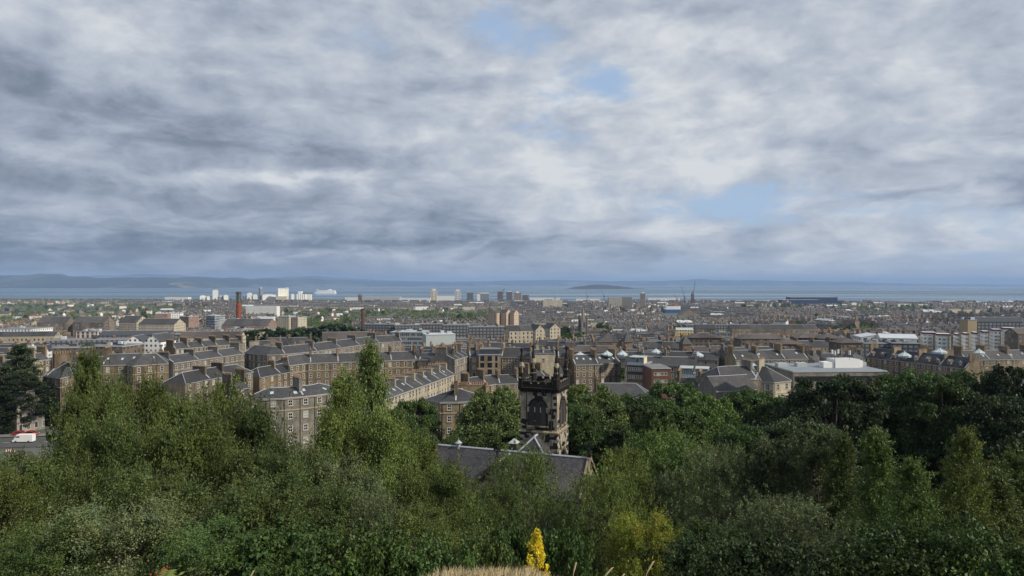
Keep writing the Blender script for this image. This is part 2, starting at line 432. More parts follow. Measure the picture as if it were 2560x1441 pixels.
m, t, b = mat('sea_water')
co = t.new('ShaderNodeNewGeometry').outputs['Position']
bands = t.noise(t.vm('MULTIPLY', co, (0.00012, 0.0009, 0)), 1.0, 5, 0.55)
t.put(b.inputs['Base Color'], t.mix(bands, (0.02, 0.06, 0.11), (0.11, 0.17, 0.19)))
t.put(b.inputs['Roughness'], t.m('MULTIPLY_ADD', t.sstep(bands, .38, .62), 0.40, 0.14)); b.inputs['IOR'].default_value = 1.33
bp = t.new('ShaderNodeBump'); bp.inputs['Strength'].default_value = 0.55; bp.inputs['Distance'].default_value = 1.2
t.put(bp.inputs['Height'], t.noise(co, 0.10, 5, 0.65)); t.put(b.inputs['Normal'], bp.outputs[0])
mb = MB(); mb.face([(-54000, 2600, 0), (54000, 2600, 0), (54000, 57000, 0), (-54000, 57000, 0)])
tag(mb.build('sea', m), kind='structure')

def interp(tab, x):
    for (a, va), (b_, vb) in zip(tab, tab[1:]):
        if x <= b_: return va + (vb - va) * sm((x - a) / (b_ - a)) if x > a else va
    return tab[-1][1]
def hill_range(name, tops, d0, dr, d1, mt, x0, x1, rough=0.10, n=220, rows=9, far=0.0):
    """land with depth: shore at d0, crest at dr, falling away to d1; tops gives the crest line"""
    vs, fs = [], []
    for i in range(n + 1):
        px = x0 + (x1 - x0) * i / n
        zc = pix(px, interp(tops, px), dr).z
        off = 1 + far * sm((px - 350) / 750)
        zc = CAMZ + (zc - CAMZ) * off
        edge = sm((px - x0) / 60) * sm((x1 - px) / 60)
        for j in range(rows + 1):
            q = j / rows
            if q <= 0.7: y = d0 + (dr - d0) * q / 0.7; k = sm(q / 0.7) ** 0.85
            else: y = dr + (d1 - dr) * (q - 0.7) / 0.3; k = 1 - sm((q - 0.7) / 0.3)
            y *= off
            x = (px - 1280) / FPX * y
            nz = mnoise.fractal((x * 0.0009, y * 0.0009, 1.7), 1.0, 2.0, 5)
            z = zc * k * (1 + (rough * nz if 0 < q < 0.69 else 0.15 * rough * nz))
            if j == 0 or j == rows: z = -4
            elif edge < 1: z = z * edge - 4 * (1 - edge)
            y2 = y + (250 * mnoise.noise((px * 0.03, 0.3, q)) if j == 0 else 0)
            vs.append((x, y2, z))
    for i in range(n):
        for j in range(rows):
            a = i * (rows + 1) + j; fs.append((a, a + rows + 1, a + rows + 2, a + 1))
    me = bpy.data.meshes.new(name); me.from_pydata(vs, [], fs); me.materials.append(mt)
    for p in me.polygons: p.use_smooth = True
    return tag(link(name, me), kind='structure')
m, t, b = mat('far_farmland')
co = t.new('ShaderNodeNewGeometry').outputs['Position']
wn = t.new('ShaderNodeTexVoronoi'); t.put(wn.inputs['Vector'], t.vm('MULTIPLY', co, (0.0016, 0.0009, 0.0016))); wn.inputs['Scale'].default_value = 1.0
fld = t.sep(wn.outputs['Color'])[0]
land = t.ramp(fld, [(0, (0.015, 0.022, 0.016)), (0.55, (0.022, 0.032, 0.020)), (0.72, (0.06, 0.07, 0.035)), (0.90, (0.10, 0.105, 0.055)), (0.97, (0.28, 0.22, 0.11))], 'CONSTANT')
land = t.mix(t.sstep(t.noise(co, 0.0011, 5, 0.6), 0.48, 0.56), land, (0.014, 0.02, 0.014))
vill = t.m('MULTIPLY', t.m('GREATER_THAN', t.noise(t.vm('MULTIPLY', co, (1, 1, 3)), 0.016, 3, 0.7), 0.56), t.m('MULTIPLY', t.m('LESS_THAN', t.sep(co)[2], 75), t.sstep(t.noise(t.vm('MULTIPLY', co, (1, .2, 0)), 0.0007, 2), 0.50, 0.56)))
t.put(b.inputs['Base Color'], t.mix(t.m('MULTIPLY', vill, 0.7), land, (0.5, 0.45, 0.42))); b.inputs['Roughness'].default_value = 0.95
hill_range('hills', [(-400, 690), (0, 690), (50, 688), (90, 685.5), (150, 685.5), (175, 689), (215, 690), (260, 693), (340, 692), (420, 692), (460, 690.5), (520, 693), (560, 694.5), (640, 697), (720, 698), (780, 697), (850, 699), (930, 703), (1000, 705), (1120, 706.5), (1220, 709), (1330, 713)],
           15000, 17800, 20500, m, -500, 1340, 0.16, far=0.75)
hill_range('far_hills', [(200, 690), (300, 689), (350, 685.5), (430, 686), (500, 692), (600, 697), (680, 694.5), (740, 691.5), (779, 690), (850, 694), (910, 698), (980, 702), (1100, 704), (1200, 703.5), (1305, 701.5), (1384, 699.5), (1440, 701.5), (1520, 703), (1650, 702.5), (1700, 701), (1748, 697.5), (1790, 701), (1869, 701), (1990, 703), (2090, 704.5), (2140, 704.5), (2205, 708), (2300, 709.5), (2400, 711), (2600, 712.5), (2750, 713)],
           33000, 37500, 44000, m, 150, 2800, 0.05)
m, t, b = mat('island_heath')
co = t.new('ShaderNodeNewGeometry').outputs['Position']
t.put(b.inputs['Base Color'], t.mix(t.noise(co, 0.02, 5, 0.7), (0.015, 0.018, 0.012), (0.05, 0.048, 0.034))); b.inputs['Roughness'].default_value = 0.95
hill_range('island', [(1395, 722), (1418, 720.5), (1435, 716.8), (1455, 715.5), (1475, 712.5), (1492, 711), (1515, 711.8), (1540, 714.5), (1565, 717.5), (1590, 721.5), (1640, 723)], 12500, 12750, 13050, m, 1390, 1650, 0.10, 80, 8)
# ------------------------------------------------------------------ trees
def leaf_material(name, c, vary=0.45, hue=0.12, trans=0.14):
    """leaf colour differs from leaf to leaf (point attribute), from spray to spray and from tree to tree"""
    m, t, b = mat(name)
    a = t.new('ShaderNodeAttribute', attribute_name='tint'); ar, ag, _ = t.sep(a.outputs['Vector'])
    r = objrand(t)
    k = t.m('MULTIPLY', t.m('MULTIPLY_ADD', ar, 2 * vary, 1 - vary), t.m('MULTIPLY_ADD', r, 0.75, 0.68))
    col = t.mix(ag, [c[0] * (1 - hue), c[1], c[2] * (1 + hue)], [c[0] * (1 + 2.6 * hue), c[1] * (1 + .4 * hue), c[2] * (1 - hue)])
    col = t.vm('MULTIPLY', col, t.xyz(k, k, k))
    t.put(b.inputs['Base Color'], col); b.inputs['Roughness'].default_value = 0.5; b.inputs['Specular IOR Level'].default_value = 0.22
    tr = t.new('ShaderNodeBsdfTranslucent'); t.put(tr.inputs[0], t.vm('MULTIPLY', col, (1.3, 1.25, 0.7)))
    mx = t.new('ShaderNodeMixShader'); mx.inputs[0].default_value = trans
    t.put(mx.inputs[1], b.outputs[0]); t.put(mx.inputs[2], tr.outputs[0])
    t.put(m.node_tree.nodes['Material Output'].inputs[0], mx.outputs[0])
    return m
LEAF = {
    'olive': leaf_material('olive_leaves', (0.090, 0.122, 0.032)),
    'green': leaf_material('mid_green_leaves', (0.08, 0.112, 0.034)),
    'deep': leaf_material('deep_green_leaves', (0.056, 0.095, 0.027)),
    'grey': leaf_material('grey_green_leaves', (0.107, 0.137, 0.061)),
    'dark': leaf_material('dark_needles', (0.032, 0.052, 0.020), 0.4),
    'lime': leaf_material('yellow_green_leaves', (0.105, 0.135, 0.034)),
    'fresh': leaf_material('bright_green_leaves', (0.08, 0.128, 0.033)),
    'autumn': leaf_material('turning_yellow_leaves', (0.150, 0.172, 0.028), 0.4, 0.16),
    'gold': leaf_material('golden_conifer_sprays', (0.50, 0.41, 0.030), 0.3, 0.08),
}
def bark(name, a, b_):
    m, t, b = mat(name)
    co = t.new('ShaderNodeNewGeometry').outputs['Position']
    t.put(b.inputs['Base Color'], t.mix(t.sstep(t.noise(t.vm('MULTIPLY', co, (3, 3, 9)), 1.3, 4, 0.7), 0.45, 0.6), a, b_)); b.inputs['Roughness'].default_value = 0.9
    return m
BARK = {'birch': bark('birch_bark', (0.42, 0.39, 0.34), (0.09, 0.08, 0.07)), 'brown': bark('brown_bark', (0.085, 0.068, 0.048), (0.04, 0.033, 0.025)), 'grey': bark('grey_bark', (0.17, 0.15, 0.125), (0.07, 0.06, 0.05))}

def leaves(name, cen, ln, wd, rs, tint, up=0.25, droop=None):
    """one mesh of rhombic leaves at cen (N,3)"""
    n = len(cen)
    a = rs.normal(size=(n, 3))
    if droop is not None: a = a * 0.7 + np.array([0, 0, -1.0]) * droop
    a /= np.linalg.norm(a, axis=1, keepdims=True)
    nn = rs.normal(size=(n, 3)) + np.array([0, 0, up * 3]); b = np.cross(nn, a); b /= np.linalg.norm(b, axis=1, keepdims=True) + 1e-9
    s = rs.uniform(0.5, 1.5, (n, 1))
    co = np.empty((n, 4, 3), np.float32)
    co[:, 0] = cen - a * s * ln / 2; co[:, 2] = cen + a * s * ln / 2
    co[:, 1] = cen + b * s * wd / 2 - a * s * ln * 0.08; co[:, 3] = cen - b * s * wd / 2 - a * s * ln * 0.08
    me = bpy.data.meshes.new(name)
    me.vertices.add(4 * n); me.vertices.foreach_set('co', co.ravel())
    me.loops.add(4 * n); me.loops.foreach_set('vertex_index', np.arange(4 * n, dtype=np.int32))
    me.polygons.add(n); me.polygons.foreach_set('loop_start', np.arange(0, 4 * n, 4, dtype=np.int32)); me.polygons.foreach_set('loop_total', np.full(n, 4, np.int32))
    me.update(calc_edges=True)
    at = me.attributes.new('tint', 'FLOAT_VECTOR', 'POINT')
    at.data.foreach_set('vector', np.repeat(tint.astype(np.float32), 4, axis=0).ravel())
    return me
def branch(mb, p0, p1, r0, r1, sag, n=5, k=5, wob=0.0):
    p0, p1 = Vector(p0), Vector(p1); L = (p1 - p0).length; pts = []
    for i in range(n + 1):
        q = i / n; p = p0.lerp(p1, q); p.z += sag * L * math.sin(math.pi * q)
        if 0 < i < n: p += Vector((rnd.uniform(-1, 1), rnd.uniform(-1, 1), 0)) * wob * L
        pts.append(p)
    mb.tube(pts, [r0 + (r1 - r0) * i / n for i in range(n + 1)], k)
    return pts
def envelope(kind, q):
    """crown radius (of 1) at height q of the crown"""
    if kind == 'oval': return math.sin(math.pi * min(1, max(0, 0.06 + 0.92 * q)) ** 0.9) ** 0.75
    if kind == 'dome': return max(0.0, 1 - max(0, (q - 0.35) / 0.65) ** 2.4) ** 0.5 * (0.62 + 0.38 * sm(q / 0.35))
    if kind == 'cone': return (1 - q) ** 0.8 * (0.75 + 0.25 * sm(q / 0.15)) + 0.05
    if kind == 'spire': return (1 - q) ** 0.65 * sm(q / 0.2 + .35) + 0.04
PROTO = {}
def proto(key, env, H, Rr, base, nsp, per, leaf, bk, seed, spray=(0.9, 0.55), droop=0.0, shell=0.45, trunk=0.16, lobes=0.25, up=0.25, feather=False):
    """a tree of height H and crown radius Rr about the origin: sprays of leaves at the ends of limbs"""
    rs = np.random.RandomState(seed); rd = random.Random(seed)
    mb = MB(); cens, tints = [], []
    lob = [(rd.uniform(0, 6.28), rd.uniform(0.05, 0.95), rd.uniform(-1, 1)) for _ in range(9)]
    lean = Vector((rd.uniform(-.04, .04) * H, rd.uniform(-.04, .04) * H, 0))
    tp = [Vector((0, 0, -1.5)), Vector((0, 0, 0))] + [lean * q + Vector((0, 0, H * q * 0.97)) + Vector((rd.uniform(-1, 1), rd.uniform(-1, 1), 0)) * 0.012 * H * (q < .95) for q in (0.15, 0.3, 0.45, 0.6, 0.75, 0.88, 1.0)]
    mb.tube(tp, [trunk * 1.3, trunk, trunk * .88, trunk * .76, trunk * .6, trunk * .45, trunk * .3, trunk * .16, 0.015], 7)
    def axis(z): return lean * (z / H)
    for k in range(nsp):
        q = rd.random() ** 0.85 if env in ('cone', 'spire') else 0.95 * rd.random() ** 0.8; th = rd.uniform(0, 6.283)
        z = base + (H - base) * q
        e = envelope(env, q) * Rr
        e *= 1 + lobes * sum(w_ * math.exp(-((math.atan2(math.sin(th - t0), math.cos(th - t0)) / 0.7) ** 2 + ((q - q0) / 0.2) ** 2)) for t0, q0, w_ in lob)
        rr = e * (1 - shell * rd.random() ** 1.6) if k % 14 else e * rd.random() * .7
        c = axis(z) + Vector((rr * math.cos(th), rr * math.sin(th), z))
        sr = spray[0] * rd.uniform(0.6, 1.35) * (1.0 if q < 0.8 else 0.75)
        if k % 3 == 0 or rd.random() < 0.25:
            zs = base * 0.6 + (z - base * 0.6) * rd.uniform(0.45, 0.75) if env in ('dome', 'oval') else z * 0.93
            branch(mb, axis(zs) + Vector((0, 0, zs)), c, trunk * 0.34 * (1 - 0.6 * q), 0.012, 0.04 if droop < .3 else .10, 4, 4, 0.04)
        n = int(per * rd.uniform(0.6, 1.4))
        if droop > 0.3:                                  # hanging strands
            ns = max(3, n // 26); st = rs.normal(size=(ns, 3)) * np.array([sr, sr, sr * 0.45]); L = rs.uniform(0.5, 1.7, ns) * spray[1] * 2
            i = rs.randint(0, ns, n); u = rs.random_sample(n) ** 0.8
            p = st[i] + np.stack([rs.normal(size=n) * 0.07, rs.normal(size=n) * 0.07, -u * L[i] * droop + rs.normal(size=n) * 0.05], 1)
            out = np.array([math.cos(th), math.sin(th), 0]); p += out * (0.25 * sr * (1 - u ** 2))[:, None]
        else:                                            # domed sprays, fuller on the upper outer side
            if feather:                                  # loose shoots reaching up and out
                ns = max(3, n // 40); sd_ = rs.normal(size=(ns, 3)) * .55 + np.array([math.cos(th) * .75, math.sin(th) * .75, .62]); sd_ /= np.linalg.norm(sd_, axis=1, keepdims=True)
                so = rs.normal(size=(ns, 3)) * sr * .30; sl = rs.uniform(.7, 1.75, ns) * sr; i = rs.randint(0, ns, n); u = rs.random_sample(n)
                p = so[i] + sd_[i] * (u * sl[i])[:, None] + rs.normal(size=(n, 3)) * (.17 * sr * (1.15 - .8 * u))[:, None]
                p[:, 2] -= .22 * sr * u ** 2; c = c - Vector((math.cos(th), math.sin(th), .5)) * sr * .45
            g = rs.normal(size=(n, 3)); g /= np.linalg.norm(g, axis=1, keepdims=True)
            out = np.array([math.cos(th) * .5, math.sin(th) * .5, .8]); f = (g @ out)
            rad = rs.random_sample(n) ** 0.45 * (0.65 + 0.35 * np.clip(f + .3, 0, 1))
            if not feather: p = g * rad[:, None] * np.array([sr, sr, sr * spray[1]])
        cens.append(p + np.array(c))
        tl = np.empty((n, 3)); tl[:, 0] = np.clip(rs.normal(0.5, 0.17, n) + rd.uniform(-0.26, 0.26), 0, 1); tl[:, 1] = np.clip(rs.random_sample(n) ** 2 * .75 + rd.uniform(-0.1, 0.3), 0, 1); tl[:, 2] = 0
        tints.append(tl)
    cen = np.concatenate(cens); tint = np.concatenate(tints)
    ok = cen[:, 2] > 0.15
    crown = leaves('crown', cen[ok], leaf[0], leaf[1], rs, tint[ok], up, droop * 1.2 if droop > .3 else None)
    crown.materials.append(LEAF['green'])
    PROTO[key] = dict(H=H, R=Rr, trunk=mb.mesh('trunk', BARK[bk]), crown=crown)
# near kinds: leaves as long as the picture can still show
proto('birch', 'oval', 11, 3.0, 1.2, 95, 780, (0.10, 0.062), 'brown', 1, (0.82, 0.75), 0.0, 0.45, 0.13, 0.6, feather=True)
proto('birch2', 'spire', 11, 2.6, 1.6, 130, 520, (0.10, 0.06), 'birch', 2, (0.75, 0.7), 0.0, 0.65, 0.12, 0.5, feather=True)
proto('birch3', 'spire', 12, 2.6, 5.2, 95, 520, (0.10, 0.06), 'birch', 22, (0.72, 0.7), 0.0, 0.7, 0.12, 0.5, feather=True)
proto('leafy', 'oval', 10, 3.7, 0.6, 82, 1100, (0.098, 0.06), 'brown', 3, (1.05, 0.7), 0.0, 0.32, 0.17, 0.6, feather=True)
proto('leafy2', 'dome', 9, 4.2, 0.4, 86, 1100, (0.098, 0.06), 'brown', 4, (1.08, 0.65), 0.0, 0.32, 0.17, 0.6, feather=True)
proto('willowy', 'dome', 9.5, 3.9, 0.5, 190, 430, (0.15, 0.042), 'grey', 5, (0.95, 0.55), 0.38, 0.6, 0.17, 0.6)
proto('sparse', 'oval', 11, 2.4, 3.0, 70, 220, (0.12, 0.07), 'brown', 6, (0.7, 0.6), 0.35, 0.9, 0.09, 0.5)
proto('bush', 'dome', 3.2, 2.2, 0.1, 90, 330, (0.11, 0.07), 'brown', 7, (0.6, 0.6), 0.0, 0.6, 0.06, 0.35, feather=True)
# larger trees further down
proto('chestnut', 'dome', 15, 6.5, 1.2, 350, 270, (0.25, 0.165), 'brown', 8, (1.25, 0.6), 0.0, 0.3, 0.4, 0.25, 0.5)
proto('sycamore', 'dome', 16, 6.2, 1.2, 340, 270, (0.25, 0.165), 'brown', 9, (1.3, 0.65), 0.0, 0.35, 0.4, 0.4, 0.4)
proto('cedar', 'cone', 17, 6.0, 1.0, 160, 150, (0.42, 0.14), 'brown', 10, (1.3, 0.35), 0.0, 0.6, 0.4, 0.35, 0.4)
proto('golden', 'cone', 2.6, 0.66, 0.0, 150, 46, (0.085, 0.03), 'brown', 11, (0.13, 1.25), 0.0, 0.6, 0.03, 0.9, -0.4)
# trees of the town, seen from half a kilometre and more
proto('town', 'dome', 12, 5.5, 1.0, 70, 60, (0.85, 0.6), 'brown', 12, (1.5, 0.6), 0.0, 0.35, 0.35, 0.4, 0.5)
proto('town2', 'oval', 13, 5.0, 1.0, 70, 60, (0.85, 0.6), 'brown', 13, (1.4, 0.7), 0.0, 0.4, 0.35, 0.4, 0.4)
_first = {}
def tree(name, kind, leafc, px, ytop, d, label, group, wide=None, cat='tree', base=None, rz=None):
    """tree whose top is seen at px, ytop from distance d; wide = crown width in picture pixels"""
    P = PROTO[kind]; top = pix(px, ytop, d)
    z0 = gz(top.x, d) if base is None else pix(px, base, d).z
    sz = max(0.25, (top.z - z0) / P['H'])
    sw = (wide * 1.18 / FPX * d / 2) / (P['R'] * 1.04) if wide else sz
    root = empty(name, (top.x, d, z0), rnd.uniform(0, 6.28) if rz is None else rz, label, cat, group)
    for k in ('trunk', 'crown'):
        o = link(k, P[k], root)
        o.scale = (sw, sw, sz)
        if k == 'crown':
            o.material_slots[0].link = 'OBJECT'; o.material_slots[0].material = LEAF[leafc]
    return root
G1, G2, G3 = 'trees on the slope below the viewpoint', 'tall trees round the church', 'bushes at the foot of the slope'
T = [
 # name, kind, leaf, px, ytop, d, wide, label, group
 ('cedar_tree', 'cedar', 'dark', 38, 866, 243, 150, 'black green conifer with layered boughs at the left edge above the road', G2),
 ('tree', 'sycamore', 'dark', 10, 935, 236, 165, 'very dark broad tree under the black conifer at the left edge', G2),
 ('birch_tree', 'birch', 'olive', 213, 872, 48, 120, 'tall yellowing birch rising highest over the left roofs', G1),
 ('birch_tree', 'birch', 'olive', 172, 985, 40, 140, 'olive birch leaning out over the road at left', G1),
 ('tree', 'leafy', 'olive', 255, 955, 42, 210, 'olive green tree just right of the tall yellowing birch', G1),
 ('tree', 'leafy2', 'olive', 345, 940, 44, 200, 'bushy olive tree in front of the grey hipped house', G1),
 ('tree', 'leafy', 'green', 425, 965, 46, 170, 'green tree with a rounded top below the grey terrace', G1),
 ('sparse_tree', 'sparse', 'olive', 500, 950, 46, 140, 'thin see-through tree before the low slate roofs', G1),
 ('sparse_tree', 'sparse', 'olive', 552, 925, 50, 150, 'taller see-through tree beside the thin one, twigs against the roofs', G1),
 ('sparse_tree', 'sparse', 'olive', 615, 962, 45, 130, 'loose yellowish tree at the left end of the crescent', G1),
 ('tree', 'leafy2', 'green', 560, 1015, 38, 260, 'wide mid green tree below the two thin trees', G1),
 ('tree', 'leafy', 'green', 640, 1000, 40, 110, 'green tree covering the left half of the curved crescent', G1),
 ('fir_tree', 'birch2', 'green', 921, 880, 56, 165, 'green pointed tree standing highest left of the church', G1),
 ('birch_tree', 'birch', 'olive', 868, 930, 50, 150, 'olive birch whose thin top crosses the brown tenement', G1),
 ('tree', 'leafy', 'olive', 822, 1000, 44, 125, 'spreading olive tree right of the crescent front', G1),
 ('tree', 'leafy2', 'olive', 900, 1020, 42, 240, 'broad olive tree with dark limbs below the pointed tree', G1),
 ('tree', 'leafy', 'olive', 985, 1040, 48, 180, 'yellow flecked tree left of the low pale terrace end', G1),
 ('tree', 'leafy2', 'olive', 1045, 1090, 46, 150, 'small leaved olive tree touching the left church gable', G1),
 ('tree', 'willowy', 'olive', 1110, 1145, 52, 150, 'feathery olive tree hiding the left eaves of the church', G1),
 ('tree', 'chestnut', 'deep', 1035, 992, 140, 130, 'dark rounded tree below the pale low terrace', G2),
 ('tree', 'sycamore', 'deep', 985, 1020, 132, 110, 'dark tree between the birches and the rounded corner house', G2),
 ('tree', 'chestnut', 'green', 1228, 972, 133, 200, 'big round chestnut between the corner house and the church tower', G2),
 ('tree', 'sycamore', 'green', 1136, 1088, 124, 90, 'lower green tree in front of the corner house windows', G2),
 ('tree', 'sycamore', 'green', 1245, 1062, 127, 210, 'lower crown under the big round chestnut left of the tower', G2),
 ('tree', 'sycamore', 'deep', 1500, 1055, 128, 220, 'lower crown under the round chestnut right of the tower', G2),
 ('tree', 'sycamore', 'deep', 1030, 1072, 128, 150, 'lower dark crown under the rounded tree below the pale terrace', G2),
 ('tree', 'chestnut', 'green', 1258, 962, 165, 62, 'small round tree standing alone behind the big chestnut', G2),
 ('tree', 'chestnut', 'green', 1470, 958, 136, 190, 'full round chestnut hard against the right of the tower', G2),
 ('tree', 'sycamore', 'deep', 1440, 1010, 126, 130, 'dark tree hanging over the right church roof', G2),
 ('tree', 'sycamore', 'deep', 1590, 985, 140, 170, 'broad green tree right of the round chestnut', G2),
 ('tree', 'chestnut', 'deep', 1690, 948, 150, 170, 'dark topped chestnut below the brick flats', G2),
 ('tree', 'chestnut', 'fresh', 1775, 982, 128, 170, 'pale topped chestnut with bright clumps of leaves', G2),
 ('tree', 'sycamore', 'fresh', 1680, 1010, 118, 190, 'bright green tree left of the pale topped chestnut', G2),
 ('tree', 'sycamore', 'deep', 1880, 972, 140, 170, 'green tree below the grey stone villa', G2),
 ('tree', 'chestnut', 'deep', 1990, 985, 132, 180, 'dull green tree right of the pale topped chestnut', G2),
 ('tree', 'chestnut', 'dark', 2085, 932, 118, 260, 'dark dome of leaves under the white roof plant', G2),
 ('tree', 'sycamore', 'dark', 2180, 945, 126, 200, 'dark tree behind and right of the dark dome', G2),
 ('tree', 'chestnut', 'deep', 2275, 918, 122, 230, 'high dark tree below the row of white gabled dormers', G2),
 ('tree', 'chestnut', 'deep', 2350, 940, 112, 220, 'widest green crown in the right hand wood', G2),
 ('tree', 'sycamore', 'deep', 2440, 925, 128, 200, 'tree with a lighter rim near the right edge of the wood', G2),
 ('tree', 'chestnut', 'dark', 2545, 908, 118, 200, 'brownish dark tree cut off by the right edge of the photo', G2),
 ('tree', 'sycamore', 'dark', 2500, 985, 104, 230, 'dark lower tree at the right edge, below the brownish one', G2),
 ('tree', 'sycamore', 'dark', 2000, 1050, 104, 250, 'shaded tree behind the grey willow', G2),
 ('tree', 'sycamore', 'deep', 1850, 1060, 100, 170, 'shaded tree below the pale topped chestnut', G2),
 ('tree', 'leafy', 'fresh', 1660, 1055, 66, 190, 'bright leafy tree right of the church roof end', G1),
 ('tree', 'leafy2', 'fresh', 1720, 1100, 60, 220, 'wide bright tree above the yellow rowan', G1),
 ('tree', 'willowy', 'green', 1315, 1108, 54, 190, 'airy green tree standing in front of the church roofs', G1),
 ('tree', 'leafy', 'green', 1250, 1195, 46, 150, 'small leafy tree under the church front gable', G1),
 ('tree', 'leafy2', 'green', 1195, 1230, 40, 170, 'dense green tree below the front gable, left one', G1),
 ('tree', 'leafy', 'lime', 1552, 1108, 56, 185, 'yellow green tree with a bare twig top by the right church roof', G1),
 ('tree', 'willowy', 'olive', 1520, 1165, 50, 190, 'olive tree under the right church eaves', G1),
 ('tree', 'willowy', 'grey', 1800, 1105, 52, 240, 'grey green willow left of the birches', G1),
 ('tree', 'birch', 'grey', 1930, 1105, 50, 180, 'grey willow in the middle of the right slope', G1),
 ('birch_tree', 'birch', 'grey', 2040, 1068, 48, 200, 'tall grey green birch left of the pale trunks', G1),
 ('birch_tree', 'birch2', 'green', 2110, 1098, 46, 140, 'slim pointed birch between two taller birches', G1),
 ('birch_tree', 'birch2', 'fresh', 2200, 1092, 42, 170, 'fresh green birch with two feathery tops', G1),
 ('birch_tree', 'birch3', 'fresh', 2283, 1160, 25, 175, 'fresh green birch with a crooked white trunk', G1),
 ('birch_tree', 'birch3', 'lime', 2418, 1085, 28, 150, 'yellow green birch, the tallest near the right edge', G1),
 ('birch_tree', 'birch', 'olive', 2540, 1130, 40, 180, 'brownish birch at the right edge', G1),
 ('tree', 'birch2', 'green', 2500, 1190, 30, 190, 'low green tree at the right edge under the brownish birch', G1),
 ('tree', 'leafy2', 'deep', 2360, 1310, 22, 260, 'low shaded bush tree beneath the white trunk', G1),
 ('tree', 'willowy', 'grey', 1960, 1240, 34, 280, 'grey willow at the foot of the right slope', G1),
 ('tree', 'leafy2', 'deep', 1790, 1320, 30, 250, 'dark bush right of the yellow rowan', G1),
 ('rowan_tree', 'leafy2', 'autumn', 1622, 1290, 31, 175, 'rounded yellow and orange rowan above the straw grass', G1),
 ('tree', 'leafy', 'green', 1480, 1270, 34, 190, 'green tree between the golden conifer and the rowan', G1),
 ('bush', 'bush', 'deep', 1430, 1345, 26, 170, 'dark leafy bush right of the golden conifer', G3),
 ('bush', 'bush', 'deep', 1280, 1330, 26, 170, 'dark leafy bush left of the golden conifer', G3),
 ('bush', 'bush', 'green', 1215, 1350, 24, 150, 'green bush at the left end of the straw grass', G3),
 ('tree', 'leafy2', 'green', 235, 1040, 34, 220, 'green tree below the leaning olive birch', G1),
 ('tree', 'leafy2', 'olive', 450, 1050, 34, 270, 'dark olive tree under the round topped green one', G1),
 ('tree', 'leafy2', 'green', 700, 1112, 33, 290, 'broad green tree at the foot of the crescent wall', G1),
 ('tree', 'leafy2', 'olive', 1060, 1170, 34, 220, 'dense olive tree below the church left gable', G1),
 ('tree', 'leafy', 'grey', 840, 1130, 33, 240, 'grey green tree below the broad olive one', G1),
 ('tree', 'leafy', 'green', 60, 1115, 30, 240, 'green tree in front of the road at the left edge', G1),
 ('tree', 'leafy2', 'lime', -20, 1190, 24, 270, 'yellow green tree cut by the left edge of the photo', G1),
 ('tree', 'leafy', 'green', 380, 1155, 26, 290, 'lush green tree low on the left slope', G1),
 ('tree', 'leafy2', 'green', 650, 1200, 24, 320, 'large clumped green tree at the bottom left of centre', G1),
 ('tree', 'leafy', 'green', 800, 1200, 26, 260, 'green tree with pale clumps at bottom left of centre', G1),
 ('tree', 'willowy', 'grey', 920, 1230, 27, 240, 'blue green feathery tree at the bottom', G1),
 ('tree', 'leafy', 'olive', 1050, 1265, 27, 220, 'olive tree left of the straw grass with reddish tips', G1),
 ('tree', 'leafy2', 'grey', 300, 1270, 19, 340, 'grey green bushy tree at the bottom left', G1),
 ('tree', 'leafy', 'fresh', 110, 1300, 17, 300, 'bright green tree in the bottom left corner', G1),
 ('tree', 'leafy2', 'deep', 520, 1330, 17, 330, 'shaded bushy tree at the bottom', G1),
 ('bush', 'bush', 'deep', 740, 1340, 17, 320, 'dark bush low at the bottom left of centre', G3),
 ('bush', 'bush', 'fresh', 930, 1350, 17, 260, 'pale tipped bush at the bottom left of the grass', G3),
 ('bush', 'bush', 'deep', 1080, 1370, 18, 230, 'reddish tinged bush beside the straw grass', G3),
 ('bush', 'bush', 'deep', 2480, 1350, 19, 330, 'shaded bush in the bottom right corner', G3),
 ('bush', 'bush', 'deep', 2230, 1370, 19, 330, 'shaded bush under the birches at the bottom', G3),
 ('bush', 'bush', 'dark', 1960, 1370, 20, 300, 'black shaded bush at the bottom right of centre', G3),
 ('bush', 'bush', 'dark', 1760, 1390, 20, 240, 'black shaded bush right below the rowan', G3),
]
for nm, kd, lf, px, yt, d, wd, lb, gp in T:
    if d < 31: d = 13.5 + d * .58
    tree(nm, kd, lf, px, yt, d, lb, gp, wd, 'bush' if nm == 'bush' else 'tree')
tree('golden_conifer', 'golden', 'gold', 1343, 1330, 8.4, 'small bright golden conifer at the edge of the straw grass', None, 84)
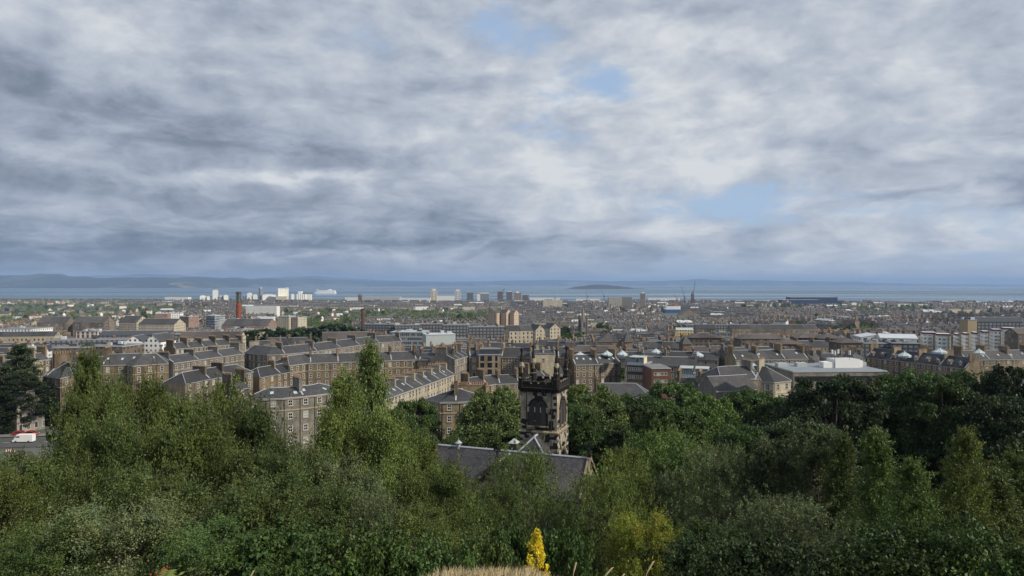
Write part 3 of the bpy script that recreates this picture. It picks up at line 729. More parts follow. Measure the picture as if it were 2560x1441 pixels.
# ------------------------------------------------------------------ the church
def church_stone(name, pale, black, cut, block, stain=False):
    """ashlar of which some blocks are scrubbed cream and others are black with soot"""
    m, t, b = mat(name)
    u, v, _ = t.sep(t.new('ShaderNodeUVMap').outputs[0])
    row = t.m('FLOOR', t.m('DIVIDE', v, block[1]))
    sh_ = t.m('FRACT', t.m('MULTIPLY', t.m('SINE', t.m('MULTIPLY', row, 12.9)), 43.7))
    colm = t.m('FLOOR', t.m('ADD', t.m('DIVIDE', u, block[0]), sh_))
    wn = t.new('ShaderNodeTexWhiteNoise', noise_dimensions='2D'); t.put(wn.inputs[0], t.xyz(colm, row, 0))
    co = t.new('ShaderNodeNewGeometry').outputs['Position']
    z = t.sep(co)[2]
    drift = t.noise(co, 0.33, 3, 0.6)
    if stain:
        for u0, v0, su, sv, am in ((2.75, 22.55, 1.7, .75, .30), (5.3, 24.2, .75, 2.3, .26), (.5, 23.3, 1.0, .55, .24), (2.7, 26.3, 1.9, 1.0, .12), (1.0, 26.6, 1.1, 1.6, -.25), (4.4, 27.4, 1.6, .8, -.12), (.3, 25.2, .9, 1.2, -.2)):
            p, q = t.m('DIVIDE', t.m('SUBTRACT', u, u0), su), t.m('DIVIDE', t.m('SUBTRACT', v, v0), sv)
            drift = t.m('ADD', drift, t.m('MULTIPLY', t.m('EXPONENT', t.m('MULTIPLY', t.m('ADD', t.m('MULTIPLY', p, p), t.m('MULTIPLY', q, q)), -1.0)), am))
    soot = t.m('GREATER_THAN', t.m('ADD', t.m('MULTIPLY', wn.outputs[0], 0.50), t.m('MULTIPLY', drift, 1.0)), cut)
    blk = t.mix(t.sep(wn.outputs[1])[1], [x * .72 for x in pale], [min(1, x * 1.15) for x in pale])
    blk = t.mix(t.m('MULTIPLY', t.sstep(t.sep(wn.outputs[1])[0], 0.72, 0.8), 0.5), blk, (0.40, 0.26, 0.13))
    blk = t.mix(t.m('MULTIPLY', t.sstep(t.noise(t.vm('MULTIPLY', co, (1, 1, .3)), 1.3, 5, 0.65), 0.45, 0.65), 0.55), blk, (0.11, 0.095, 0.075))
    col = t.mix(soot, blk, t.mix(t.noise(co, 2.0, 4), [x * .7 for x in black], [x * 1.7 for x in black]))
    fu = t.m('FRACT', t.m('ADD', t.m('DIVIDE', u, block[0]), sh_)); fv = t.m('FRACT', t.m('DIVIDE', v, block[1]))
    jt = t.m('MAXIMUM', t.m('LESS_THAN', fu, 0.035), t.m('LESS_THAN', fv, 0.07))
    col = t.mix(t.m('MULTIPLY', jt, 0.45), col, (0.06, 0.05, 0.04))
    t.put(b.inputs['Base Color'], col); b.inputs['Roughness'].default_value = 0.9; b.inputs['Specular IOR Level'].default_value = 0.2
    return m
CH = church_stone('patchwork_ashlar', (0.37, 0.335, 0.265), (0.022, 0.020, 0.019), 0.84, (0.72, 0.46), True)
CHP = church_stone('pale_ashlar', (0.30, 0.26, 0.185), (0.06, 0.05, 0.04), 0.90, (0.9, 0.40))
BLK = church_stone('blackened_ashlar', (0.34, 0.30, 0.22), (0.020, 0.018, 0.017), 0.50, (0.8, 0.40))
CO, CR = Vector((4.03, 104.0, 51.0)), R(-20.2)
H = 2.85                                                    # half the tower's width; tower front at v=0, tower axis at v=H
Z = lambda z: z - CO.z
tower = empty('church_tower', CO, CR, 'square black and cream stone church tower with four spiked pinnacles', 'tower')
mb = MB()
c = (0, H)
def ring(mb, h0, h1, z0, z1, m=0):
    """a square collar"""
    q = [(-1, -1), (1, -1), (1, 1), (-1, 1)]
    for k in range(4):
        a, b = q[k], q[(k + 1) % 4]
        mb.face([(a[0] * h0, H + a[1] * h0, z0), (b[0] * h0, H + b[1] * h0, z0), (b[0] * h1, H + b[1] * h1, z1), (a[0] * h1, H + a[1] * h1, z1)], m)
ring(mb, H + .12, H + .12, -2, Z(72.55)); ring(mb, H, H, Z(72.55), Z(79.2))
mb.build('shaft', CH, tower)
mb = MB(); ring(mb, H + .12, H + .30, Z(72.4), Z(72.62)); ring(mb, H + .30, H + .30, Z(72.62), Z(72.78)); ring(mb, H + .30, H, Z(72.78), Z(72.98))
mb.build('string_course', CHP, tower)
mb = MB()
ring(mb, H, H + .34, Z(78.7), Z(79.15)); ring(mb, H + .34, H + .40, Z(79.15), Z(79.3)); ring(mb, H + .40, H + .32, Z(79.3), Z(79.42)); ring(mb, H + .32, H + .32, Z(79.42), Z(79.95)); ring(mb, H + .32, H + .0, Z(79.95), Z(79.95)); ring(mb, H, H, Z(79.95), Z(79.5))
mb.face([(-H, 0, Z(79.5)), (H, 0, Z(79.5)), (H, 2 * H, Z(79.5)), (-H, 2 * H, Z(79.5))])
for k in range(4):
    for u_ in (-1.75, -0.58, 0.58, 1.75):
        x, y = (u_, -H - .16); a = k * math.pi / 2
        X, Y = x * math.cos(a) - y * math.sin(a), x * math.sin(a) + y * math.cos(a)
        mb.box((X, H + Y, Z(80.13)), (0.78, 0.34, 0.36), 0, a); mb.box((X, H + Y, Z(80.34)), (0.84, 0.42, 0.07), 1, a)
    for u_ in np.arange(-2.6, 2.7, 0.52):                       # small corbels below the parapet
        x, y = (u_, -H - .15); a = k * math.pi / 2
        mb.box((x * math.cos(a) - y * math.sin(a), H + x * math.sin(a) + y * math.cos(a), Z(78.86)), (0.2, 0.34, 0.36), 0, a)
mb.build('parapet', [BLK, CHP], tower)
mb = MB(); s8 = R(22.5)
mb.lathe((0, 0, 0), [(0.46, -0.5), (0.46, 0.45), (0.53, 0.5), (0.53, 0.6), (0.41, 0.68)], 8, 0, s8)
mb.lathe((0, 0, 0), [(0.41, 0.68), (0.39, 1.15), (0.47, 1.2), (0.47, 1.3), (0.35, 1.38)], 8, 0, s8)
mb.lathe((0, 0, 0), [(0.31, 1.38), (0.28, 2.2)], 8, 1, s8)
for k in range(8): mb.box((0.32 * math.cos(k * math.pi / 4 + s8), 0.32 * math.sin(k * math.pi / 4 + s8), 1.8), (0.08, 0.08, 0.84), 0, k * math.pi / 4 + s8)
mb.lathe((0, 0, 0), [(0.38, 2.2), (0.38, 2.3), (0.30, 2.36), (0.11, 4.15), (0.19, 4.2), (0.19, 4.27), (0.08, 4.3), (0.23, 4.42), (0.25, 4.52), (0.13, 4.66), (0.03, 4.85), (0.005, 4.88)], 8, 0, s8)
for k in range(8):
    a = k * math.pi / 4 + s8
    mb.tube([(0.27 * math.cos(a), .27 * math.sin(a), 2.36), (.09 * math.cos(a), .09 * math.sin(a), 4.15)], 0.025, 4, 0)
pm = mb.mesh('pinnacle', [BLK, CHP])
for x, y in ((-1, -1), (1, -1), (1, 1), (-1, 1)): link('pinnacle', pm, tower, (x * (H - .10), H + y * (H - .10), Z(80.05))).scale = (1.2, 1.2, 1.11)
def arch(w_, h, n=8):
    """pointed arch outline, springing included, from lower left round to lower right"""
    sp = h - w_ * 0.62; pts = [(-w_ / 2, 0), (-w_ / 2, sp)]
    for i in range(1, n + 1): q = i / n; pts.append((-w_ / 2 * math.cos(q * math.pi / 2) ** 0.75 if q < 1 else 0, sp + w_ * 0.62 * math.sin(q * math.pi / 2)))
    return pts + [(-x, z) for x, z in reversed(pts[:-1])]
def belfry(w_, h, parent, loc, rz, lights, name, louvres=True):
    A = arch(w_, h); B = arch(w_ + .5, h + .3); mb = MB(); n = len(A)
    off = (h + .3 - h) * 0
    for k in range(n - 1):                                  # moulded hood standing out from the wall, splayed inwards
        a, b, c_, d_ = A[k], A[k + 1], B[k + 1], B[k]
        mb.face([(d_[0], -.16, d_[1]), (c_[0], -.16, c_[1]), (b[0], -.10, b[1]), (a[0], -.10, a[1])], 0)
        mb.face([(d_[0], .02, d_[1]), (c_[0], .02, c_[1]), (c_[0], -.16, c_[1]), (d_[0], -.16, d_[1])], 0)
        mb.face([(a[0], -.10, a[1]), (b[0], -.10, b[1]), (b[0] * .94, .0, b[1]), (a[0] * .94, .0, a[1])], 0)
    o = mb.build(name, BLK, parent, loc=loc, rz=rz)
    mb = MB(); mb.face([(x, -.012, z) for x, z in A], 0); mb.build('opening', M['steel'] if louvres else M['glass'], o)
    if louvres:
        mb = MB()
        for q in np.arange(0.15, h - .35, 0.205):
            hw = w_ / 2 * (1 if q < h - w_ * .62 else max(0.1, 1 - ((q - (h - w_ * .62)) / (w_ * .62)) ** 2) ** .6) - .06
            mb.face([(-hw, -.13, q), (hw, -.13, q), (hw, -.02, q + .15), (-hw, -.02, q + .15)], 0); mb.face([(-hw, -.13, q - .03), (hw, -.13, q - .03), (hw, -.13, q), (-hw, -.13, q)], 0)
        mb.build('louvre', plain('louvre_slate', (0.055, 0.053, 0.05), 0.8), o)
    mb = MB()
    for k in range(1, lights):
        x = -w_ / 2 + w_ * k / lights; mb.box((x, -.10, (h - .5) / 2), (0.13, 0.16, h - .5))
    for k in range(lights):
        x0 = -w_ / 2 + w_ * k / lights; ww = w_ / lights
        P = arch(ww, h * (.90 if k in (0, lights - 1) else 1.0) - .12)
        for a, b in zip(P[1:-1], P[2:-1]): mb.tube([(x0 + ww / 2 + a[0], -.10, a[1]), (x0 + ww / 2 + b[0], -.10, b[1])], 0.07, 4)
    mb.build('tracery', BLK, o)
    mb = MB(); mb.box((0, -.16, -.10), (w_ + .6, .34, .2)); mb.build('sill', CHP, o)
    return o
belfry(2.75, 3.85, tower, (-.15, 0, Z(73.65)), 0, 3, 'belfry_window')
belfry(2.75, 3.85, tower, (H, H, Z(73.65)), math.pi / 2, 3, 'belfry_window')
belfry(1.6, 3.0, tower, (H + .12, H, Z(67.6)), math.pi / 2, 2, 'lower_window', False)
mb = MB()
mb.tube([(-1.95, -.10, Z(72.9)), (-1.95, -.10, Z(78.7))], 0.05, 5); mb.tube([(2.0, -.10, Z(70)), (2.0, -.10, Z(78.7))], 0.05, 5)
mb.build('downpipe', M['downpipe'], tower)
# the body of the church: a long slated roof, a front gable, and a short wing up to the tower
body = empty('church', CO, CR, 'slate roofed stone church with a front gable, below the square tower', 'church')
def roof_wing(mbr, mbw, p0, p1, hw, zr, ze, zg, over=0.3, gable0=True, gable1=True, th=0.18, wall_in=0.25):
    """ridge p0 to p1 (plan), half width hw to the eaves"""
    p0, p1 = Vector((*p0, 0)), Vector((*p1, 0)); d = (p1 - p0).normalized(); n = Vector((d.y, -d.x, 0))
    L = (p1 - p0).length
    def P(s_, a, z): v_ = p0 + d * s_ + n * a; return (v_.x, v_.y, z)
    for sg in (1, -1):
        q = [P(0, sg * (hw + over), ze - over * (zr - ze) / hw), P(L, sg * (hw + over), ze - over * (zr - ze) / hw), P(L, 0, zr), P(0, 0, zr)]
        uv = [(0, 0), (L, 0), (L, math.hypot(hw, zr - ze)), (0, math.hypot(hw, zr - ze))]
        if sg < 0: q = [q[1], q[0], q[3], q[2]]
        mbr.face(q, 0, uv)
        lo = [(x, y, z - th) for x, y, z in q]
        mbr.face([lo[1], lo[0], lo[3], lo[2]], 0); mbr.face([lo[0], lo[1], q[1], q[0]], 1); mbr.face([lo[1], lo[2], q[2], q[1]], 0); mbr.face([lo[3], lo[0], q[0], q[3]], 0)
        e = hw - wall_in
        a_, b_ = P(.02, sg * e, zg), P(L - .02, sg * e, zg); zt = ze - th + (zr - ze) * wall_in / hw
        if sg < 0: a_, b_ = b_, a_
        mbw.face([a_, b_, (b_[0], b_[1], zt), (a_[0], a_[1], zt)], 0)
    for s_, on in ((.02, gable0), (L - .02, gable1)):
        if on:
            e = hw - wall_in; zt = ze - th + (zr - ze) * wall_in / hw
            q = [P(s_, e, zg), P(s_, e, zt), P(s_, 0, zr - th), P(s_, -e, zt), P(s_, -e, zg)]
            mbw.face(q if s_ > 1 else list(reversed(q)), 0)
    mid = [P(-.0, 0, zr + .05), P(L, 0, zr + .05)]
    mbr.tube(mid, 0.17, 6, 1)
def skew(mb, p0, hw, zr, ze, d, m=0, w_=0.5, h=0.28):
    """gable coping"""
    for sg in (1, -1):
        a = Vector((p0[0], p0[1], zr + .12)); b = Vector((p0[0] + d[0] * sg * (hw + .35), p0[1] + d[1] * sg * (hw + .35), ze - .35 * (zr - ze) / hw + .12))
        nrm = Vector((-d[1], d[0], 0)) * w_ / 2; up = Vector((0, 0, h))
        q = [a - nrm, a + nrm, b + nrm, b - nrm]
        mb.face([v + up for v in q], m); mb.face([q[0] + up, q[0] - up, q[3] - up, q[3] + up], m); mb.face([q[1] + up, q[2] + up, q[2] - up, q[1] - up], m); mb.face([q[2] + up, q[3] + up, q[3] - up, q[2] - up], m)
mr, mw, mk = MB(), MB(), MB()
roof_wing(mr, mw, (-14.8, -4.4), (8.9, -4.4), 4.75, Z(70.5), Z(66.3), -6, gable0=True, gable1=True)
roof_wing(mr, mw, (-2.95, -9.6), (-2.95, -4.4), 4.2, Z(70.15), Z(66.2), -6, gable1=False)
roof_wing(mr, mw, (-.15, -1.7), (-.15, -.02), 3.6, Z(72.3), Z(68.6), -1, gable0=False, gable1=False)
ap = (-.15, -1.7, Z(72.3))                                  # the wing is hipped towards the front
for q in ([(-4.05, -4.9, Z(68.3)), (3.75, -4.9, Z(68.3)), ap], [(-4.05, -1.7, Z(68.3)), (-4.05, -4.9, Z(68.3)), ap], [(3.75, -4.9, Z(68.3)), (3.75, -1.7, Z(68.3)), ap]): mr.face(q, 0)
for q in ((-4.05, -4.9, Z(68.34)), (3.75, -4.9, Z(68.34))): mr.tube([q, ap], .16, 5, 1)
for p_, h_, r_, e_, d_ in (((-14.8, -4.4), 4.75, 70.5, 66.3, (0, 1)), ((8.9, -4.4), 4.75, 70.5, 66.3, (0, 1)), ((-2.95, -9.6), 4.2, 70.15, 66.2, (1, 0))): mk = MB(); skew(mk, p_, h_, Z(r_), Z(e_), d_); mk.build('gable_coping', CHP, body)
CHS = slate('church_slate', (0.048, 0.046, 0.05), 0.26, 0.36, 0.35)
mr.build('roof', [CHS, M['lead']], body); mw.build('wall', CHP, body)
mb = MB(); mb.lathe((0, 0, 0), [(.28, -.2), (.28, .6), (.55, .62), (.06, 1.05), (.03, 1.3)], 8, 0); mb.build('ridge_ventilator', M['lead'], body, loc=(-11.2, -4.4, Z(70.5)))
mb = MB(); mb.box((0, 0, .1), (1.15, 1.15, 2.0), 0, 0); mb.lathe((0, 0, 0), [(1.0, 1.1), (.02, 1.75)], 4, 1, R(45)); mb.build('ridge_ventilator', [M['oldslate'], M['zinc']], body, loc=(-2.9, -2.9, Z(70.4)))
mb = MB()
mb.box((0, 0, .3), (.5, .5, .6)); mb.lathe((0, 0, .6), [(.14, 0), (.12, .5), (.22, .55), (.22, .65), (.1, .7), (.1, 1.5), (.02, 1.6)], 6); mb.box((0, 0, 1.6), (.95, .16, .18)); mb.box((-.42, 0, 1.55), (.2, .2, .36)); mb.box((.42, 0, 1.55), (.2, .2, .36))
for k in range(10):
    a, b = k * .628, (k + 1) * .628; mb.tube([(.36 * math.cos(a), 0, 1.6 + .36 * math.sin(a)), (.36 * math.cos(b), 0, 1.6 + .36 * math.sin(b))], .06, 4)
fm = mb.mesh('finial', BLK)
link('finial', fm, body, (-2.95, -9.6, Z(70.4))); link('finial', fm, body, (8.9, -4.4, Z(70.7))); link('finial', fm, body, (-14.8, -4.4, Z(70.7)))
for u_ in (4.2, 6.9): belfry(1.3, 3.2, body, (u_, -4.4 - 4.5, Z(60.6)), 0, 2, 'window', False)
belfry(1.8, 4.2, body, (-2.95, -9.6, Z(61.2)), 0, 3, 'window', False)

# ------------------------------------------------------------------ terraces near the hill
def window_mesh(w_, h, kind='sash'):
    """stone dressing standing proud, white sash bars, dark panes set back"""
    mb = MB(); d = 0.10; e = 0.17
    x0, x1 = -w_ / 2, w_ / 2
    if kind != 'modern':
        mb.box((x0 - e / 2, -d / 2, h / 2), (e, d, h + 2 * e), 1); mb.box((x1 + e / 2, -d / 2, h / 2), (e, d, h + 2 * e), 1)
        mb.box((0, -d / 2, h + e / 2), (w_, d, e), 1); mb.box((0, -d * .8, -e / 2), (w_ + 2 * e + .1, d * 1.6, e), 1, bottom=True)
    mb.face([(x0, -.03, 0), (x1, -.03, 0), (x1, -.03, h), (x0, -.03, h)], 0)
    f = 0.085 if kind != 'modern' else 0.05
    mm = 2
    for x in (x0 + f / 2, x1 - f / 2): mb.box((x, -.05, h / 2), (f, .05, h), mm)
    for z in (f / 2 + .02, h - f / 2, h * .5): mb.box((0, -.052, z), (w_ - .002, .05, f * (1 if kind != 'modern' else .6)), mm)
    if kind == 'sash': mb.box((0, -.048, h / 2), (.045, .04, h - .1), mm)
    return mb
WIN = {}
def win_data(w_, h, kind, dress):
    key = (w_, h, kind, dress)
    if key not in WIN: WIN[key] = window_mesh(w_, h, kind).mesh('window', [M['glass'], M[dress], M['steel'] if kind == 'modern' else M['sash']])
    return WIN[key]
def chimney_mesh(L, w_, h, npots, stone_m, pot_m=None, ph=0.75):
    """gable chimney: stack, cope and a row of clay pots; base at z=0"""
    mb = MB(); mb.box((0, 0, h / 2), (w_, L, h), 0); mb.box((0, 0, h + .1), (w_ + .22, L + .22, .2), 0, bottom=True)
    for k in range(npots):
        y = -L / 2 + L * (k + .5) / npots
        mb.lathe((0, y, h + .2), [(.17, 0), (.15, ph * .8), (.19, ph * .82), (.17, ph)], 6, 1)
    return mb.mesh('chimney', [M[stone_m], pot_m or M['pot']])
STK = {}
def stack(L, w_, h, n, st):
    k = (L, w_, h, n, st)
    if k not in STK: STK[k] = chimney_mesh(L, w_, h, n, st)
    return STK[k]
KEEP = []
FOOT = []                                                     # what is already built on: (x, y, radius)
def claim(pts, r):
    for (a, b) in zip(pts, pts[1:]):
        n = max(1, int((Vector(b) - Vector(a)).length / 10))
        for i in range(n + 1): p = Vector(a).lerp(Vector(b), i / n); FOOT.append((p.x, p.y, r))
def offset(pts, a):
    """polyline shifted to its left (away from the viewer for a left-to-right line)"""
    out = []
    for i, p in enumerate(pts):
        d = Vector((0, 0))
        if i > 0: d += (pts[i] - pts[i - 1]).normalized()
        if i < len(pts) - 1: d += (pts[i + 1] - pts[i]).normalized()
        d.normalize(); n = Vector((-d.y, d.x))
        k = 1.0
        if 0 < i < len(pts) - 1: k = 1 / max(0.5, n.dot(Vector((-(pts[i + 1] - pts[i]).normalized().y, (pts[i + 1] - pts[i]).normalized().x))))
        out.append(p + n * a * k)
    return out
def terrace(name, label, px, Ze, depth=11, rise=3.6, st='brownstone', roof='slate', ends='gg', storeys=4, sh=3.6, top=1.0, win=(1.15, 2.0), sp=3.2, kind='sash', dress='surround', chim=14, chL=4.0, chh=2.6,
            chn=7, cat='terrace', group='stone terraces below the hill', cornice=True, skip=0, lights=0, dorm=0, backwin=0, base=None):
    """a row of houses: px = eaves line in the photo (left to right), Ze = height of the eaves above the sea"""
    P = [Vector(((x - 1280) / FPX * dist_at(y, Ze), dist_at(y, Ze))) for x, y in px]
    o0 = sum(P, Vector((0, 0))) / len(P); zg = min(gz(p.x, p.y) for p in P) - 2 if base is None else base
    root = empty(name, (o0.x, o0.y, zg + 2), 0, label, cat, group)
    KEEP.append((min(x for x, y in px), max(x for x, y in px), max(y for x, y in px) + 1.6 * sh * FPX / o0.y, o0.y))
    P = [p - o0 for p in P]; B = offset(P, depth); C = offset(P, depth / 2)
    claim([p + o0 for p in offset(P, depth / 2)], depth * .75)
    e = Ze - zg - 2; zb = -2; zr = e + rise
    mw, mr = MB(), MB()
    run = 0.0
    for i in range(len(P) - 1):
        a, b = P[i], P[i + 1]; L = (b - a).length
        uvf = lambda u0, u1, z0, z1: [(u0, z0), (u1, z0), (u1, z1), (u0, z1)]
        mw.face([(*a, zb), (*b, zb), (*b, e), (*a, e)], 0, uvf(run, run + L, zb, e))
        mw.face([(*B[i + 1], zb), (*B[i], zb), (*B[i], e), (*B[i + 1], e)], 0)
        run += L
    hip = min(depth / 2 * .95, 5)
    ra, rb = C[0].copy(), C[-1].copy()
    t0, t1 = (C[1] - C[0]).normalized(), (C[-1] - C[-2]).normalized()
    if ends[0] == 'h': ra = C[0] + t0 * hip
    if ends[1] == 'h': rb = C[-1] - t1 * hip
    for s_, pf, pb, rg, sg in ((ends[0], P[0], B[0], ra, 1), (ends[1], B[-1], P[-1], rb, 1)):
        mw.face([(*pb, zb), (*pf, zb), (*pf, e), (*pb, e)] if pf is P[0] else [(*pb, zb), (*pf, zb), (*pf, e), (*pb, e)], 0)
        if s_ == 'g': mw.face([(*pb, e), (*pf, e), (*((pf + pb) / 2), zr)], 0)
    Q = [ra] + C[1:-1] + [rb]
    ov = .35; Po, Bo = offset(P, -ov), offset(B, ov)
    dz = ov * rise / (depth / 2)
    for i in range(len(P) - 1):
        for (a, b, c_, d_) in ((Po[i], Po[i + 1], Q[i + 1], Q[i]), (Bo[i + 1], Bo[i], Q[i], Q[i + 1])):
            L = (b - a).length; s_ = math.hypot(depth / 2, rise)
            mr.face([(*a, e - dz + .1), (*b, e - dz + .1), (*c_, zr + .1), (*d_, zr + .1)], 0, [(0, 0), (L, 0), (L, s_), (0, s_)])
            mr.face([(*a, e - dz - .1), (*b, e - dz - .1), (*b, e - dz + .1), (*a, e - dz + .1)], 1)
        mr.tube([(*Q[i], zr + .12), (*Q[i + 1], zr + .12)], .13, 5, 1)
    if ends[0] == 'h': mr.face([(*Bo[0], e - dz + .1), (*Po[0], e - dz + .1), (*Q[0], zr + .1)], 0); mr.tube([(*Po[0], e - dz + .12), (*Q[0], zr + .12)], .12, 4, 1); mr.tube([(*Bo[0], e - dz + .12), (*Q[0], zr + .12)], .12, 4, 1)
    if ends[1] == 'h': mr.face([(*Po[-1], e - dz + .1), (*Bo[-1], e - dz + .1), (*Q[-1], zr + .1)], 0); mr.tube([(*Po[-1], e - dz + .12), (*Q[-1], zr + .12)], .12, 4, 1); mr.tube([(*Bo[-1], e - dz + .12), (*Q[-1], zr + .12)], .12, 4, 1)
    if cornice:
        F = offset(P, -.28)
        for i in range(len(P) - 1):
            for z0, z1, f in ((e - .55, e - .2, .28), (e - sh - .15, e - sh + .1, .14)):
                F = offset(P, -f)
                mw.face([(*F[i], z0), (*F[i + 1], z0), (*F[i + 1], z1), (*F[i], z1)], 1); mw.face([(*F[i], z1), (*F[i + 1], z1), (*P[i + 1], z1 + .06), (*P[i], z1 + .06)], 1); mw.face([(*P[i], z0 - .1), (*P[i + 1], z0 - .1), (*F[i + 1], z0), (*F[i], z0)], 1)
    # chimneys and the raised party walls under them
    lens = [(Q[i + 1] - Q[i]).length for i in range(len(Q) - 1)]; tot = sum(lens)
    if chim:
        n = max(1, round(tot / chim)); spots = [tot * (k / n) for k in range(n + 1)]
        if ends[0] == 'h': spots = spots[1:]
        if ends[1] == 'h': spots = spots[:-1]
        if not spots: spots = [tot / 2]
        for s_ in spots:
            i, r_ = 0, min(max(s_, .6), tot - .6)
            while i < len(lens) - 1 and r_ > lens[i]: r_ -= lens[i]; i += 1
            t_ = (Q[i + 1] - Q[i]).normalized(); p = Q[i] + t_ * r_; ang = math.atan2(t_.y, t_.x)
            hh = chh * rnd.choice((.7, .85, .95, 1.1)); LL = min(chL * 1.25, depth * .62)
            o = link('chimney', stack(LL, .95, 2.0 + hh, chn, st), root, (p.x, p.y, zr - 2.0), ang)
            nn = Vector((-t_.y, t_.x))
            for sg in (1, -1):                                 # coping of the party wall
                a, b = p + nn * sg * .2, p + nn * sg * depth / 2
                w2 = t_ * .22
                mr.face([(*(a - w2), zr + .3), (*(a + w2), zr + .3), (*(b + w2), e + .3), (*(b - w2), e + .3)], 1)
                mr.face([(*(a - w2), zr + .3), (*(b - w2), e + .3), (*(b - w2), e - .0), (*(a - w2), zr - .05)], 1); mr.face([(*(b + w2), e + .3), (*(a + w2), zr + .3), (*(a + w2), zr - .05), (*(b + w2), e)], 1)
    mw.build('wall', [M[st], M[dress]], root); mr.build('roof', [M[roof], M['lead']], root)
    # windows
    wd = win_data(win[0], win[1], kind, dress)
    for i in range(len(P) - 1):
        a, b = P[i], P[i + 1]; L = (b - a).length; n = int((L - .8) // sp) if L < 2 * sp else int(L // sp)
        if n < 1: n = 1 if L > win[0] + .8 else 0
        t_ = (b - a).normalized(); ang = math.atan2(t_.y, t_.x)
        for k in range(n):
            p = a + t_ * (L * (k + .5) / n)
            for r_ in range(skip, storeys):
                z = e - top - win[1] - r_ * sh
                if z < .4: continue
                link('window', wd, root, (p.x, p.y, z), ang)
    if cornice:                                                 # rain pipes at the party walls
        for i in range(len(P) - 1):
            a, b = P[i], P[i + 1]; L = (b - a).length; t_ = (b - a).normalized(); nn = Vector((t_.y, -t_.x))
            for k in range(int(L // 10.5) + 1):
                p = a + t_ * min(L - .3, 10.5 * k + .5) + nn * .12; mb = MB(); mb.tube([(0, 0, 0), (0, 0, e - .6)], .085, 5); mb.build('downpipe', M['downpipe'], root, loc=(p.x, p.y, 0))
    for k in range(lights):                                     # roof lights and white dormers
        s_ = tot * (k + .5) / lights + rnd.uniform(-1, 1); i, r_ = 0, s_
        while i < len(lens) - 1 and r_ > lens[i]: r_ -= lens[i]; i += 1
        t_ = (Q[i + 1] - Q[i]).normalized(); nn = Vector((t_.y, -t_.x)); ang = math.atan2(t_.y, t_.x)
        f = rnd.uniform(.35, .65); p = Q[i] + t_ * r_ + nn * depth / 2 * f; z = zr - rise * f
        mb = MB(); sl = rise / (depth / 2)
        q = [(-.45, -.55, -.55 * sl + .16), (.45, -.55, -.55 * sl + .16), (.45, .55, .55 * sl + .16), (-.45, .55, .55 * sl + .16)]
        mb.face(q, 0); mb.face([q[0], q[3], (q[3][0], q[3][1], q[3][2] - .2), (q[0][0], q[0][1], q[0][2] - .2)], 1); mb.face([q[1], q[0], (q[0][0], q[0][1], q[0][2] - .2), (q[1][0], q[1][1], q[1][2] - .2)], 1)
        mb.build('skylight', [M['glassroof'], M['lead']], root, loc=(p.x, p.y, z), rz=ang)
    if dorm:
        dm = DORMER()
        for k in range(dorm):
            s_ = tot * (k + .5) / dorm; i, r_ = 0, s_
            while i < len(lens) - 1 and r_ > lens[i]: r_ -= lens[i]; i += 1
            t_ = (Q[i + 1] - Q[i]).normalized(); nn = Vector((t_.y, -t_.x)); p = Q[i] + t_ * r_ + nn * depth / 2 * .78
            link('dormer', dm, root, (p.x, p.y, zr - rise * .78 - .3), math.atan2(t_.y, t_.x))
    return root
_D = []
def DORMER():
    if not _D:
        mb = MB(); mb.box((0, 0, .9), (1.9, 1.4, 1.8), 0)
        mb.face([(-.6, -.715, .35), (.6, -.715, .35), (.6, -.715, 1.6), (-.6, -.715, 1.6)], 1)
        for x in (-.6, 0, .6): mb.box((x, -.73, .98), (.09, .05, 1.3), 2)
        mb.face([(-1.15, -.95, 1.75), (0, -.95, 2.9), (0, 1.6, 2.9), (-1.15, 1.6, 1.75)], 3); mb.face([(0, -.95, 2.9), (1.15, -.95, 1.75), (1.15, 1.6, 1.75), (0, 1.6, 2.9)], 3)
        mb.face([(-.95, -.7, 1.8), (.95, -.7, 1.8), (0, -.7, 2.72)], 2)
        for sg in (1, -1): mb.tube([(sg * 1.15, -.95, 1.75), (0, -.95, 2.9)], .11, 4, 2)
        _D.append(mb.mesh('dormer', [M['buffstone'], M['glass'], M['sash'], M['slate']]))
    return _D[0]
terrace('curved_terrace', 'grey stone curved terrace with white sash windows, rising behind the left trees', [(612, 996), (660, 996.5), (705, 995), (745, 991.5), (782, 988), (813, 984), (832, 978), (847, 971)], 65, 9, 1.9, 'greystone', 'slate', 'hh', 4, 3.45, .75, (1.15, 1.6), 4.4, chim=15, chL=4.6, chh=2.2, lights=4)
ch_ = terrace('corner_house', 'rounded corner house of tan stone with tall chimneys, left of the church tower', [(1063, 998), (1101, 1005), (1145, 1004.5), (1184, 1003), (1224, 996)], 63, 13, 2.3, 'buffstone', 'slate', 'hh', 5, 3.15, .8, (1.1, 1.55), 2.9, chim=5.5, chL=7, chh=3.2, chn=12)
for px_, w_, n_ in ((1146, 4.5, 8), (1182, 7.5, 13), (1213, 4, 6)):     # long pot-topped stacks across the corner house roof
    p_ = pix(px_, 970, 197); link('chimney', stack(w_, 1.0, 3.2, n_, 'buffstone'), ch_, (p_.x - ch_.location.x, 199 - ch_.location.y, 62.6 - ch_.location.z), R(88 if px_ < 1200 else 20))
terrace('tenement', 'stone row with many chimneys behind the even sash windowed terrace', [(437, 873), (520, 866), (612, 859)], 55, 12, 3.2, 'brownstone', 'slate', 'gg', 3, 3.6, .9, (1.2, 2.0), 3.2, chim=9, chL=6, chh=2.4)
terrace('low_terrace', 'low pale cream terrace running away diagonally behind the dark trees', [(936, 1007), (1135, 936)], 58, 11, 3.0, 'palestone', 'slate', 'hg', 3, 3.6, .6, (1.2, 2.3), 2.75, chim=8.5, chL=4, chh=1.2, lights=7)
